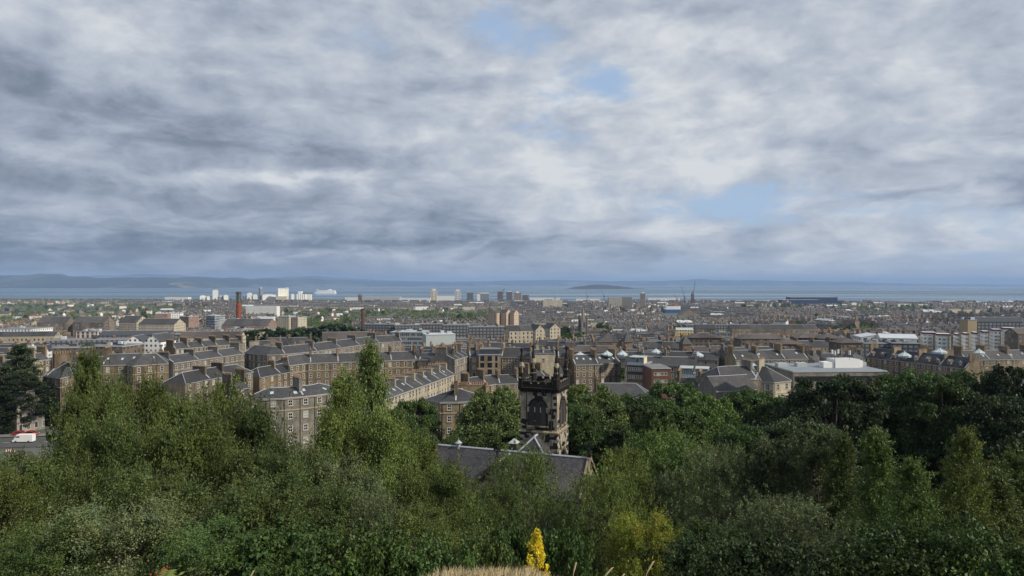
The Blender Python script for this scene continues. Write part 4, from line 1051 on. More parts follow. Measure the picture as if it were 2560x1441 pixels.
terrace('tenement', 'long brown stone tenement of four storeys above the diagonal pale terrace', [(721, 914), (766, 908), (905, 903.5), (1043, 899)], 57, 12, 3.5, 'brownstone', 'slate', 'hg', 4, 3.9, 1.1, (1.2, 2.2), 3.7, chim=14, chL=4, chh=2.4)
terrace('tenement', 'soot blackened tenement back with two broad chimney gables at the end of the brown row', [(1046, 900), (1134, 900)], 57, 14, 2.6, 'sootstone', 'slate', 'gg', 4, 4.0, 1.2, (1.2, 2.2), 6.0, chim=9, chL=7.5, chh=2.6, chn=9, cornice=False)
terrace('tenement', 'grey five storey tenement front turning away at the end of the diagonal terrace', [(1135, 900), (1172, 889)], 57.5, 13, 3.2, 'greystone', 'slate', 'gg', 4, 3.6, .9, (1.15, 2.1), 2.7, chim=8, chL=4)
terrace('curved_terrace', 'long curved terrace bending away below the dark trees, with grey and cream front', [(609, 882), (640, 885), (668, 887), (700, 886), (748, 882), (800, 876.5), (840, 871), (895, 863), (950, 856), (1006, 853)], 57, 12, 3.6, 'greystone', 'slate', 'gg', 3, 4.0, 1.2, (1.2, 2.3), 3.6, chim=20, chL=5, chh=2.2)
terrace('villa', 'hipped slate house with ridge chimneys at the left behind the tall yellowing birch', [(110, 940), (150, 944.5), (181, 938)], 62, 11, 4.6, 'brownstone', 'slate', 'hh', 3, 3.6, 1.0, (1.1, 1.9), 3.5, chim=30, chL=5, chh=3, cat='house')
terrace('tenement', 'grey brown stone block with a small pediment above the left trees', [(253, 913), (316, 911.5), (332, 914.5), (388, 910), (421, 908.5)], 60, 13, 3.9, 'brownstone', 'slate', 'gh', 3, 4.0, 1.1, (1.2, 2.2), 3.3, chim=16, chL=6, chh=3.0, chn=9, lights=5)
terrace('tenement', 'grey stone terrace of even sash windows, running away right of the pedimented block', [(432, 908), (520, 896), (611, 884)], 57, 12, 3.0, 'greystone', 'slate', 'gg', 3, 3.8, 1.3, (1.25, 2.1), 3.5, chim=14, chL=5, chh=2.3)
terrace('low_terrace', 'row of low dark stone houses with hipped slate roofs, before the grey terrace', [(462, 960), (505, 951), (560, 941), (632, 930)], 57, 10, 3.4, 'sootstone', 'slate', 'hh', 3, 3.4, .8, (1.1, 2.0), 3.6, chim=11, chL=5, chh=1.8, cornice=False)
terrace('house', 'brown stone houses with tall flues left of the brown tenement', [(648, 944), (690, 936), (735, 928)], 54, 10, 3.4, 'brownstone', 'slate', 'hg', 3, 3.4, .8, (1.1, 2.0), 3.8, chim=10, chL=3, chh=2.2, cat='house', cornice=False)
terrace('house', 'dark slated house with yard chimneys just above the left curved terrace', [(585, 975), (625, 969)], 58, 9, 3, 'sootstone', 'slate', 'gg', 2, 3.4, .8, (1.1, 1.8), 4, chim=8, chL=4, cat='house', cornice=False)
terrace('tenement', 'bay windowed tan tenement left of the black topped modern block', [(1173, 893), (1197, 892.5)], 57, 13, 4.2, 'buffstone', 'slate', 'gg', 4, 3.7, .7, (1.7, 2.1), 3.4, chim=12, chL=5)
terrace('tenement', 'tan stone tenement with paired windows between the modern block and the tower pinnacles', [(1252, 892.5), (1328, 893.5)], 57, 13, 4.2, 'buffstone', 'slate', 'gg', 4, 3.7, .8, (1.35, 2.1), 3.1, chim=12, chL=5, dorm=0)
terrace('tenement', 'plain buff gabled tenement seen between the tower pinnacles', [(1328, 884), (1390, 884)], 60, 12, 1.2, 'palestone', 'slate', 'gg', 3, 6.0, 2.5, (1.0, 1.9), 6.5, chim=6, chL=6, chh=.8, chn=8, cornice=False)
terrace('tenement', 'tan tenement end just right of the tower pinnacles', [(1394, 893), (1436, 893)], 57, 14, 4.4, 'brownstone', 'slate', 'gg', 4, 3.7, .8, (1.3, 2.2), 3.2, chim=8, chL=5)
terrace('tenement', 'dark stone tenement with lit glass cupolas on its roof, right of the tower', [(1436, 912), (1500, 910), (1552, 906)], 54, 13, 4.0, 'brownstone', 'slate', 'gg', 4, 3.6, .7, (1.3, 2.0), 2.9, chim=12, chL=5, lights=6)
terrace('tenement', 'tan tenement with two broad chimney breasts, behind the penthouse flats', [(1838, 900), (1925, 899), (2022, 897)], 56.5, 13, 4.0, 'buffstone', 'slate', 'gg', 4, 3.7, .8, (1.35, 2.1), 2.8, chim=13, chL=5, chh=2.8, lights=4)
terrace('villa', 'square grey stone villa with hipped slate roof above the right hand wood', [(1905, 953), (1935, 955.5), (1978, 951)], 61, 13, 4.2, 'palestone', 'slate', 'hh', 3, 4.2, .9, (1.2, 2.1), 4.0, chim=9, chL=5, chh=2.2, cat='house')
terrace('house', 'slated house with a glass cupola left of the grey stone villa', [(1802, 952), (1845, 948), (1896, 946)], 59, 13, 4.0, 'greystone', 'slate', 'hg', 2, 4, 1, (1.2, 2.0), 5, chim=12, chL=5, chh=2.4, cat='house')
terrace('house', 'low wide slated roofs right above the pale topped chestnut', [(1790, 978), (1835, 976), (1895, 972)], 56, 12, 4.4, 'greystone', 'oldslate', 'gg', 1, 4, 1.0, (1.1, 1.9), 5, chim=0, cat='house')
terrace('low_terrace', 'slate roofed terrace back with pot rows below the brick flats', [(1492, 992), (1560, 992), (1628, 994)], 57, 11, 3.6, 'brownstone', 'slate', 'gh', 2, 4, 1.2, (1.1, 1.9), 4, chim=13, chL=6, chh=2.4, chn=9)
terrace('low_terrace', 'line of low slate roofs with chimney pots below the penthouse flats', [(1690, 968), (1760, 972), (1800, 975)], 55, 10, 3.0, 'brownstone', 'slate', 'gg', 2, 4, 1.2, (1.1, 1.9), 4, chim=10, chL=5, chn=9)
terrace('tenement', 'slate terrace with white trimmed dormers along the top of the right wood', [(2165, 893), (2250, 902), (2330, 911), (2415, 922)], 52, 12, 5.0, 'buffstone', 'slate', 'gg', 3, 3.6, .7, (1.3, 2.0), 3.1, chim=14, chL=5, chh=2.2, dorm=9)
terrace('tenement', 'slate roofed tan terrace at the right above the wood, below the white flats', [(2415, 900), (2490, 899), (2590, 897)], 52, 13, 4.4, 'buffstone', 'slate', 'gg', 3, 3.6, .8, (1.3, 2.0), 3.1, chim=14, chL=5, lights=5)
terrace('low_terrace', 'cluster of low slate roofs right behind the church tower', [(1178, 968), (1240, 960), (1300, 958)], 50, 10, 3.2, 'brownstone', 'slate', 'gg', 2, 3.6, .8, (1.1, 1.9), 3.6, chim=9, chL=4)
terrace('low_terrace', 'grey roofed lane houses behind the tower pinnacles', [(1330, 946), (1380, 938), (1432, 934)], 49, 10, 3.6, 'brownstone', 'oldslate', 'gg', 2, 3.6, .8, (1.1, 1.9), 3.6, chim=9, chL=4)
terrace('tenement', 'row of cream chimneyed houses at the far left below the white flats', [(60, 905), (125, 898)], 54, 11, 3.2, 'buffstone', 'slate', 'gg', 3, 3.6, .8, (1.2, 2.0), 3.4, chim=7, chL=6, chn=9, chh=2.8)
terrace('tenement', 'pale chimney topped row left of the black conifer', [(-20, 925), (50, 918)], 56, 11, 3.2, 'buffstone', 'slate', 'gg', 3, 3.6, .8, (1.2, 2.0), 3.4, chim=7, chL=6, chn=9, chh=2.8)

# ------------------------------------------------------------------ blocks that are not stone terraces
F = {}
def FM(key, *a, **k):
    if key not in F: F[key] = facade('facade_' + key, *a, **k)
    return F[key]
WHT = FM('white_flats', (0.80, 0.79, 0.76), sp=(3.0, 3.0), win=(.42, .42), soot=0, noise=.06)
CRM = FM('cream_flats', (0.50, 0.445, 0.34), sp=(3.0, 3.0), win=(.36, .5), soot=.25)
CRS = FM('cream_stone_flats', (0.47, 0.41, 0.31), sp=(3.6, 3.4), win=(.34, .55), soot=.2)
DRK = FM('dark_flats', (0.070, 0.074, 0.082), sp=(3.4, 3.0), win=(.5, .46), soot=.2, glass=(.17, .19, .22), trim=(.25, .25, .25))  # pane colour lightened to stand in for reflected sky
BRK = FM('brick_flats', (0.26, 0.145, 0.10), sp=(3.0, 3.1), win=(.36, .5), soot=.35, trim=(.5, .47, .42))
BRN = FM('brown_flats', (0.155, 0.122, 0.092), sp=(3.4, 3.0), win=(.4, .5), soot=.3)
TEN = FM('tenement_wall', (0.235, 0.205, 0.155), sp=(2.8, 3.5), win=(.36, .54), soot=.75, trim=(.36, .32, .25))
TEN2 = FM('brown_tenement_wall', (0.195, 0.162, 0.125), sp=(2.8, 3.5), win=(.36, .54), soot=.75, trim=(.33, .28, .21))
TEN3 = FM('grey_tenement_wall', (0.225, 0.205, 0.17), sp=(2.8, 3.5), win=(.36, .54), soot=.7, trim=(.38, .35, .3))
GLS = FM('office_glass', (0.30, 0.32, 0.34), sp=(1.6, 3.4), win=(.8, .6), soot=0, glass=(.05, .065, .08))
TWR = FM('tower_flats', (0.36, 0.33, 0.28), sp=(3.2, 2.8), win=(.55, .5), soot=.1, glass=(.08, .085, .09))
SHED = FM('ribbed_sheeting', (0.42, 0.43, 0.44), sp=(1.2, 30), win=(.2, .9), soot=0, glass=(.34, .35, .36))
def rect(x0, x1, yf, dep, rz=0.0):
    """plan rectangle from left and right picture edges at distance yf; rz turns it about its front middle"""
    a, b = (x0 - 1280) / FPX * yf, (x1 - 1280) / FPX * yf
    c_ = Vector(((a + b) / 2, yf)); hw = (b - a) / 2; co, si = math.cos(rz), math.sin(rz)
    hw = max(1, (hw - abs(dep / 2 * si)) / co) if rz else hw
    q = [(-hw, 0), (hw, 0), (hw, dep), (-hw, dep)]
    return [c_ + Vector((x * co - y * si, x * si + y * co)) for x, y in q]
def block(name, label, x0, x1, ytop, d, dep, wall, roof='flat', rmat='flatroof', rise=3.0, rz=0.0, cat='building', group=None, over=.35, parapet=.6, ground=None, extra=None, wall_top=None, ridge='long'):
    """building whose wall head is at picture height ytop at distance d"""
    q = rect(x0, x1, d, dep, rz); c_ = sum(q, Vector((0, 0))) / 4; ze = pix(0, ytop, d).z
    zg = gz(c_.x, d) if ground is None else ground
    root = empty(name, (c_.x, c_.y, zg), 0, label, cat, group)
    claim([(q[0] + q[3]) / 2, (q[1] + q[2]) / 2], max(4, dep * .55))
    q = [p - c_ for p in q]; e = ze - zg; mw, mr = MB(), MB()
    for k in range(4):
        a, b = q[k], q[(k + 1) % 4]; L = (b - a).length
        mw.face([(*a, -2), (*b, -2), (*b, e), (*a, e)], 0, [(0, -2), (L, -2), (L, e), (0, e)])
    def out(f): return [p + p.normalized() * f for p in q]
    if roof == 'flat':
        o = out(over)
        mr.prism([tuple(p) for p in o], e + .003, e + .45, 1, 0)
        if d < 1500 and not extra:                              # lift housings, vents and tanks
            for k_ in range(rnd.randint(3, 6)):
                f1, f2 = rnd.uniform(.08, .92), rnd.uniform(.25, .75); p = q[0].lerp(q[1], f1).lerp(q[3].lerp(q[2], f1), f2); sx = rnd.uniform(1.2, 4.5)
                part_box('roof_unit', root, p.x, p.y, e + .45, sx, rnd.uniform(1.2, 3.5), rnd.uniform(.6, 2.4), rnd.choice((M['whiteroof'], M['zinc'], M['darkclad'], M['flatroof'])), math.atan2((q[1] - q[0]).y, (q[1] - q[0]).x))
    else:
        o = out(over); along = (q[1] - q[0]).length >= (q[3] - q[0]).length
        if ridge == 'across': along = not along
        A = [(o[0], o[1], o[2], o[3]), (o[1], o[2], o[3], o[0])][0 if along else 1]
        m0, m1 = (A[0] + A[3]) / 2, (A[1] + A[2]) / 2
        if roof == 'hip':
            t_ = (m1 - m0).normalized(); h_ = min((A[3] - A[0]).length / 2, (m1 - m0).length / 2 * .98); r0, r1 = m0 + t_ * h_, m1 - t_ * h_
        else: r0, r1 = m0, m1
        z0, z1 = e + .003, e + rise; L = (A[1] - A[0]).length; s_ = math.hypot((A[3] - A[0]).length / 2, rise)
        uv = [(0, 0), (L, 0), (L, s_), (0, s_)]
        mr.face([(*A[0], z0), (*A[1], z0), (*r1, z1), (*r0, z1)], 0, uv); mr.face([(*A[2], z0), (*A[3], z0), (*r0, z1), (*r1, z1)], 0, uv)
        if roof == 'hip': mr.face([(*A[3], z0), (*A[0], z0), (*r0, z1)], 0); mr.face([(*A[1], z0), (*A[2], z0), (*r1, z1)], 0)
        else:
            W_ = [(q[0], q[1], q[2], q[3]), (q[1], q[2], q[3], q[0])][0 if along else 1]
            mw.face([(*W_[3], e), (*W_[0], e), (*((W_[0] + W_[3]) / 2), z1 - .1)], 0); mw.face([(*W_[1], e), (*W_[2], e), (*((W_[1] + W_[2]) / 2), z1 - .1)], 0)
        mr.tube([(*r0, z1), (*r1, z1)], .14, 4, 1)
    mw.build('wall', wall, root); mr.build('roof', [M[rmat] if isinstance(rmat, str) else rmat, M['lead']], root)
    if extra: extra(root, q, e)
    return root
def part_box(name, root, x, y, z, sx, sy, sz, m, rz=0.0, top=None):
    mb = MB(); mb.box((0, 0, sz / 2), (sx, sy, sz), 0, top=1 if top else None, bottom=True)
    return mb.build(name, [m, top] if top else m, root, loc=(x, y, z), rz=rz)
def face_windows(root, a, b, zs, xs, w_, h, kind='modern', dress='surround'):
    t_ = (b - a).normalized(); ang = math.atan2(t_.y, t_.x); L = (b - a).length; wd = win_data(w_, h, kind, dress)
    for f in xs:
        for z in zs: p = a + t_ * (f * L); link('window', wd, root, (p.x, p.y, z), ang)
# black topped modern infill
def ex(root, q, e):
    part_box('penthouse', root, 0, 0, e - .2, (q[1] - q[0]).length - .3, 10, 3.2, M['darkclad'], top=M['flatroof'])
    a, b = q[0], q[1]
    for z in (e - 3.0, e - 6.4, e - 9.8, e - 13.0):
        face_windows(root, a, b, (z,), (.12, .2, .45, .55, .8) if z > e - 12 else (.12, .2, .45), 1.1, 2.5)
    o = MB(); L = (b - a).length; o.box((a.x + .84 * L, a.y - .05, e - 15.4), (2.9, .12, 4.2)); o.build('pend_shade_slab', M['steel'], root)  # dark slab on the wall stands in for the shade of an open passage
block('flats', 'tan modern block with black top storey and narrow dark windows', 1197, 1252, 888.5, 356, 12, M['buffstone'], 'flat', extra=ex, cat='flats')
# brick and black flats with glass penthouses
def pent(n, w0):
    def f(root, q, e):
        a, b = q[0], q[1]; t_ = (b - a).normalized(); ang = math.atan2(t_.y, t_.x); L = (b - a).length; nn = Vector((-t_.y, t_.x))
        face_windows(root, a + nn * -.2, b + nn * -.2, (e - 2.7,), [(k + .5) / n for k in range(n)], 1.1, 1.7, 'plain', 'surround'); face_windows(root, a, b, (e - 6.4, e - 9.8, e - 13.0), [(k + .5) / n for k in range(n)], 1.1, 1.7, 'plain', 'surround')
        for k in range(2):
            p = a + t_ * (L * (.27 + .46 * k)) + nn * 6
            o = part_box('penthouse', root, p.x, p.y, e + .45, L * .36, 6.5, 3.0, M['cream'], ang, M['flatroof'])
            mb = MB(); mb.face([(-L * .17, -3.26, .25), (L * .17, -3.26, .25), (L * .17, -3.26, 2.6), (-L * .17, -3.26, 2.6)], 0)
            for s_ in range(7): mb.box((-L * .17 + L * .34 * s_ / 6, -3.3, 1.4), (.1, .08, 2.6), 1)
            mb.build('glazing', [M['glassroof'], M['steel']], o)
            mb = MB(); mb.box((0, -.4, 3.15), (L * .40, 8.6, .28), 0, bottom=True); mb.build('canopy', M['zinc'], o)
        o = MB(); o.box((0, -.08, 0), (L + .1, .2, 4.2)); p = (a + b) / 2; o.build('top_storey', M['darkclad'], root, loc=(p.x, p.y, e - 1.95), rz=ang)
        mb = MB()
        for s_ in range(int(L / 1.2)): mb.box((-L / 2 + 1.2 * s_ + .6, 0, .55), (.05, .05, 1.1), 0)
        mb.box((0, 0, 1.1), (L - .2, .07, .06), 0); mb.face([(-L / 2 + .1, 0, .1), (L / 2 - .1, 0, .1), (L / 2 - .1, 0, 1.0), (-L / 2 + .1, 0, 1.0)], 1)
        p = (a + b) / 2 + nn * .3; mb.build('balustrade', [M['steel'], M['glassroof']], root, loc=(p.x, p.y, e + .45), rz=ang)
    return f
block('flats', 'brown flats with black top storey and glass penthouses, left of the brick wing', 1552, 1626, 914, 325, 16, M['brownstone'], 'flat', rz=R(-24), extra=pent(9, 0), cat='flats')
def ex(root, q, e):
    a, b = q[0], q[1]; face_windows(root, a, b, (e - 3, e - 6.2, e - 9.4), (.2, .38, .56, .74), 1.3, 1.3, 'plain')
block('flats', 'red brick wing standing between the two penthouse blocks', 1626, 1680, 923, 306, 16, M['brick'], 'flat', rz=R(4), extra=ex, cat='flats')
block('flats', 'grey flats with black top storey and glass penthouses, right of the brick wing', 1680, 1790, 946, 275, 16, M['greystone'], 'flat', rz=R(-17), extra=pent(8, 0), cat='flats')
# office with the white roof plant
def ex(root, q, e):
    a, b = q[0], q[1]
    mb = MB(); L = (b - a).length
    t_ = (b - a).normalized(); ang = math.atan2(t_.y, t_.x)
    face_windows(root, a, b, (e - 6.4, e - 10), [(k + .5) / 9 for k in range(9)], 2.4, 2.2)
    o = part_box('band_window', root, *(a.lerp(b, .5)), e - 3.4, L - 1.0, .12, 1.9, M['glass'], ang)
    pr = part_box('plant_room', root, 8, 0, e + .45, 10, 7, 3.3, M['white'], ang, M['whiteroof'])
    part_box('duct', pr, -7.3, -1, 0, 4.4, 4, 2.2, M['white']); part_box('duct', pr, 6.0, 0, 0, 1.9, 4, 2.6, M['white'])
    for k, (x, y) in enumerate(((-5, -3), (-4, 1), (-1, 2), (1, -3))):
        mb = MB(); mb.tube([(0, 0, 0), (0, 0, 3.4)], .09, 5, 0)
        for s_ in range(3): mb.box((.28 * math.cos(s_ * 2.1), .28 * math.sin(s_ * 2.1), 2.6), (.3, .16, 1.7), 1, s_ * 2.1)
        mb.build('antenna', [M['steel'], M['white']], pr, loc=(x, y, 3.3))
    for x in (-16, 17, -8): part_box('roof_unit', root, x, 3 + x * .1, e + .45, 4, 3, 1.4, M['zinc'], ang)
block('office_building', 'long grey office with flat pale roof and white rooftop plant, behind the right wood', 1977, 2225, 931, 262, 26, M['greystone'], 'flat', 'paleroof', extra=ex, cat='office', rz=R(3))
# white and maroon flats at the right
WFL = 'white and maroon flats at the right'
def wf(maroon=True, n=3):
    def f(root, q, e):
        a, b = q[0], q[1]; L = (b - a).length; t_ = (b - a).normalized(); ang = math.atan2(t_.y, t_.x)
        if maroon: part_box('top_storey', root, *((q[0] + q[2]) / 2), e + .45, L + .1, (q[3] - q[0]).length * .8, 1.5, M['maroon'], ang, M['whiteroof'])
        for k in range(2):
            p = a.lerp(b, .5) + Vector((t_.y, -t_.x)) * .8
            o = MB()
            if k == 0:
                for z in np.arange(1.5, e - 1.5, 3.0): o = MB(); o.box((0, 0, 0), (2.6, 1.5, .18), 0, bottom=True); o.box((0, -.7, .6), (2.6, .06, 1.0), 1); o.build('balcony', [M['steel'], M['zinc']], root, loc=(p.x, p.y, z), rz=ang)
        part_box('stair_tower', root, *(a.lerp(b, .82) - Vector((-t_.y, t_.x)) * -.6), 0, L * .14, 2.2, e + .6, M['tan'], ang)
    return f
for x0, x1, yt, d, lb in ((2302, 2348, 838, 545, 'white gabled end block with maroon top, left end of the white flats'), (2338, 2384, 842, 530, 'white and maroon block second from the left end of the white flats'), (2384, 2408, 842, 530, 'narrow white block with tan stair, third of the white flats'),
                      (2404, 2432, 840, 540, 'white block with tan stair tower in the middle of the white flats'), (2428, 2455, 838, 550, 'white block with dark balconies right of the middle of the white flats'), (2452, 2482, 835, 565, 'white and maroon block third from the right end of the white flats'),
                      (2478, 2512, 830, 590, 'tall white and maroon block second from the right end'), (2506, 2546, 826, 612, 'tallest white and maroon block, right end of the white flats')):
    block('flats', lb, x0, x1, yt, d, 15, WHT, 'flat', 'whiteroof', rz=R(-24), group=WFL, cat='flats', extra=wf())
block('school_hall', 'white hall with long pale sloping roof left of the white flats', 2150, 2238, 844, 570, 26, FM('white_wall', (0.7, 0.7, 0.68), sp=(6, 7), win=(.5, .3), soot=0), 'gable', 'whiteroof', 2.2, R(-12), cat='hall')
block('school_hall', 'white hall with maroon gable in front of the white flats', 2196, 2300, 846, 545, 24, F['white_wall'], 'gable', 'whiteroof', 2.6, R(-20), cat='hall')
block('office_building', 'low black flat roofed office below the white hall', 2148, 2236, 860, 490, 22, DRK, 'flat', cat='office', rz=R(-6))
block('office_building', 'low black and cream office below the white gabled end block', 2226, 2306, 860, 480, 20, DRK, 'flat', cat='office', rz=R(-14))
block('flats', 'long black flats with sloping roof windows at the right edge', 2445, 2556, 805, 640, 14, DRK, 'gable', 'darkclad', 4, R(-4), cat='flats')
block('flats', 'brown brick tower block at the left end of the long black flats', 2420, 2443, 801, 625, 12, M['tan'], 'flat', cat='flats')
block('house', 'dark brown house row at the right edge beyond the white flats', 2546, 2600, 836, 500, 14, BRN, 'gable', 'brownslate', 4, cat='house')
# brown roofed low housing
for x0, x1, yt, d, lb in ((1722, 1806, 845, 500, 'low brown roofed housing right of the slate pyramid roof'), (1852, 1968, 848, 520, 'widest of the low brown roofed housing blocks'), (1945, 2012, 861, 480, 'low brown roofed block nearest the tan tenement'), (1997, 2060, 845, 530, 'brown roofed housing with white door panels, right middle'), (2050, 2112, 847, 520, 'brown roofed housing block next to the white hall'), (2100, 2160, 858, 480, 'low brown roofed block below the white hall')):
    block('housing_block', lb, x0, x1, yt, d, 16, BRN, 'hip', 'brownslate', 3.2, R(rnd.uniform(-8, 8)), over=1.2, cat='flats', group='low brown roofed housing')
# cream new-build flats centre
def gabl(root, q, e): pass
block('flats', 'cream new flats with dark slanted roof and tall slot windows, left front', 1268, 1338, 828, 590, 16, CRS, 'gable', 'slate', 4.5, R(14), cat='flats')
block('flats', 'cream stone flats behind, with four repeated dark roofs', 1330, 1372, 826, 640, 18, CRS, 'gable', 'slate', 5, R(22), cat='flats')
block('flats', 'cream stone flats, right end of the dark roofed row', 1366, 1410, 822, 680, 18, CRS, 'gable', 'slate', 5, R(22), cat='flats')
for x0, x1, yt, lb in ((1213, 1248, 783, 'left beige gabled flats below the four dock towers'), (1247, 1272, 782, 'middle beige gabled flats below the dock towers'), (1268, 1291, 784, 'right beige gabled flats below the dock towers')):
    block('flats', lb, x0, x1, yt, 1050, 14, FM('beige_flats', (0.47, 0.37, 0.28), sp=(5.2, 2.8), win=(.2, .4), soot=.1), 'gable', 'brownslate', 5, R(-32), cat='flats', ridge='across')
# left middle ground
block('flats', 'white gabled house row with slate dormers at the left, nearer one', 62, 104, 876, 440, 12, WHT, 'gable', 'slate', 4.5, R(22), cat='house')
block('flats', 'white gabled house row with slate dormers at the left, right one', 96, 130, 880, 430, 12, WHT, 'gable', 'slate', 4, R(22), cat='house')
block('flats', 'grey glass sided block left of the white gabled rows', 30, 72, 878, 390, 14, GLS, 'flat', cat='flats')
block('flats', 'brown brick frame flats with dark bays, left front', 128, 232, 871, 400, 20, BRN, 'flat', cat='flats', rz=R(8))
block('flats', 'brown brick frame flats with dark bays, right front', 226, 312, 868, 405, 20, BRN, 'flat', cat='flats', rz=R(-6))
block('flats', 'white flats with dark mansard roof and chimney, left middle', 306, 362, 858, 440, 14, WHT, 'gable', 'darkclad', 4.5, R(4), cat='flats')
block('flats', 'white gable end flats with dark roof, right of the dark mansard', 356, 406, 856, 432, 16, WHT, 'gable', 'slate', 5, R(-6), cat='flats')
block('flats', 'long dark flats with rows of square windows behind the white flats', 120, 330, 851, 500, 16, DRK, 'flat', cat='flats', rz=R(9))
block('flats', 'second long dark flats stretching to the brick chimney', 250, 420, 838, 560, 16, DRK, 'gable', 'darkclad', 3, cat='flats', rz=R(10))
block('flats', 'long white and black flats below the brick chimney', 395, 565, 836, 580, 14, DRK, 'flat', 'flatroof', cat='flats', rz=R(12))
block('school', 'dark roofed school with small cream gables below the brick chimney', 447, 600, 846, 500, 14, CRM, 'gable', 'brownslate', 4.5, R(5), cat='school')
block('flats', 'white flats with brown timber panels left of the dark tree', 184, 249, 830, 560, 14, FM('timber_panel_flats', (0.68, 0.65, 0.57), sp=(4.2, 3.2), win=(.5, .9), soot=0, glass=(.16, .075, .05)), 'flat', 'darkclad', cat='flats', rz=R(-8))
block('tenement', 'long cream stone tenement with bay windows at the left edge', -30, 130, 842, 540, 13, FM('cream_tenement', (0.40, 0.345, 0.25), sp=(3.0, 3.4), win=(.4, .55), soot=.3, trim=(.5, .42, .3)), 'gable', 'oldslate', 3.5, R(9), cat='tenement')
block('warehouse', 'white stepped warehouse at the left edge above the cream tenement', -30, 78, 824, 640, 30, WHT, 'flat', 'flatroof', cat='warehouse')
for k, (x0, x1, lb) in enumerate(((92, 166, 'brown stone school with a white turret at left'), (178, 262, 'brown stone school wing with two domed vents'))):
    def ex(root, q, e):
        o = MB(); o.lathe((0, 0, 0), [(1.5, 0), (1.5, 3), (1.9, 3.1), (1.2, 4.6), (.2, 5.4), (.05, 7)], 8); o.build('turret', M['white'], root, loc=(4, 6, e + 5))
        for s_ in (-.3, .05, .35): part_box('chimney', root, (q[1] - q[0]).length * s_, 4, e + 3, 1.2, 3, 6, M['brownstone'])
    block('school', lb, x0, x1, 808, 780, 22, TEN2, 'gable', 'oldslate', 7, R(6 - 10 * k), cat='school', extra=ex)
block('church_hall', 'pale gabled church hall with a small spired turret at left', 288, 350, 806, 800, 20, CRM, 'gable', 'oldslate', 7, R(-14), cat='church')
block('church_hall', 'pale roofed hall of three ridges left of the white and brick flats', 340, 440, 812, 760, 22, CRM, 'gable', 'oldslate', 6, R(-6), cat='hall')
for x0, x1, yt, d, lb, wl in ((386, 420, 785, 980, 'brick and white student block with mono roof, left one', BRK), (416, 452, 783, 1000, 'brick and white student block, middle one', WHT), (440, 480, 792, 940, 'brick and white student block, right one', BRK),
                          (506, 545, 791, 930, 'grey metal sided block left of the brick chimney', GLS), (545, 598, 800, 900, 'white roofed shed at the foot of the brick chimney', SHED), (604, 640, 799, 900, 'pale blue shed right of the brick chimney', SHED),
                          (640, 686, 793, 930, 'white and tan flats right of the brick chimney', WHT), (690, 728, 792, 900, 'grey and cream flats with concrete stair tower', CRM), (722, 752, 794, 900, 'cream balconied flats left of the round trees', CRM)):
    block('flats', lb, x0, x1, yt, d, 18, wl, 'flat', 'whiteroof', cat='flats', rz=R(rnd.choice((-22, -14, 12))))
block('depot', 'long low depot with brown grey sheet roof below the brick chimney', 552, 670, 815, 780, 40, BRK, 'gable', 'oldslate', 7, R(4), cat='warehouse')
block('flats', 'cream flats with dark top floor right of the depot', 608, 684, 826, 640, 16, CRM, 'flat', 'flatroof', cat='flats', rz=R(6))
block('flats', 'cream corner flats left under the depot roof', 566, 606, 824, 640, 16, CRS, 'flat', 'flatroof', cat='flats')
block('office_building', 'white modern slab with window bands, right of the brick chimney', 612, 694, 766, 1700, 18, WHT, 'flat', 'whiteroof', cat='office', rz=R(-6))
# dark modern rows in the centre
for x0, x1, yt, d, lb in ((905, 990, 812, 740, 'low dark flats left of centre below the wood'), (985, 1052, 814, 720, 'dark flats with a tan corner below the wood'), (1048, 1110, 811, 735, 'dark stepped flats in the centre below the wood'), (1105, 1180, 813, 700, 'dark flats with a blue glass stair left of the cream new flats'), (1170, 1262, 818, 660, 'dark flats behind the cream new flats')):
    block('flats', lb, x0, x1, yt, d, 18, DRK, 'flat', 'flatroof', cat='flats', rz=R(rnd.uniform(-9, 9)))
block('office_building', 'low white office with green glass in the centre', 970, 1062, 832, 560, 22, GLS, 'flat', 'zinc', cat='office', rz=R(-7))
block('office_building', 'pale rounded box storey on a dark window band, centre', 1058, 1146, 838, 520, 18, M['zinc'], 'flat', 'whiteroof', cat='office', rz=R(16))
block('church_hall', 'brown tiled hall with two small pyramid spires beside the dark trees', 800, 930, 850, 500, 22, M['buffstone'], 'gable', 'brownslate', 5, R(14), cat='hall')
block('office_building', 'long low black roofed office in the right middle', 1713, 1856, 813, 800, 14, DRK, 'flat', 'darkclad', cat='office', rz=R(2))
block('office_building', 'flat green roofed grey office left of the brown housing', 1786, 1828, 832, 640, 16, GLS, 'flat', plain('sedum_roof', (.20, .21, .06), .95, 0, .3), cat='office', rz=R(-10))
block('school', 'yellow fronted school below the stone spire street', 1690, 1735, 826, 680, 14, FM('yellow_front', (.62, .50, .22), sp=(2.6, 3.2), win=(.5, .5), soot=0), 'gable', 'zinc', 2, R(-6), cat='school')
block('tenement', 'long brown tenement row right of the green roofed office', 1828, 2048, 823, 690, 13, TEN2, 'gable', 'slate', 4, R(2), cat='tenement')
block('tenement', 'brown tenement row left of the green roofed office', 1740, 1790, 822, 700, 13, TEN2, 'gable', 'slate', 4, R(-5), cat='tenement')
block('tenement', 'red sandstone block standing up among the right middle trees', 1969, 1993, 803, 980, 14, FM('red_tenement', (.42, .22, .11), sp=(2.8, 3.5), win=(.36, .5), soot=.2), 'hip', 'slate', 2, R(-20), cat='tenement')
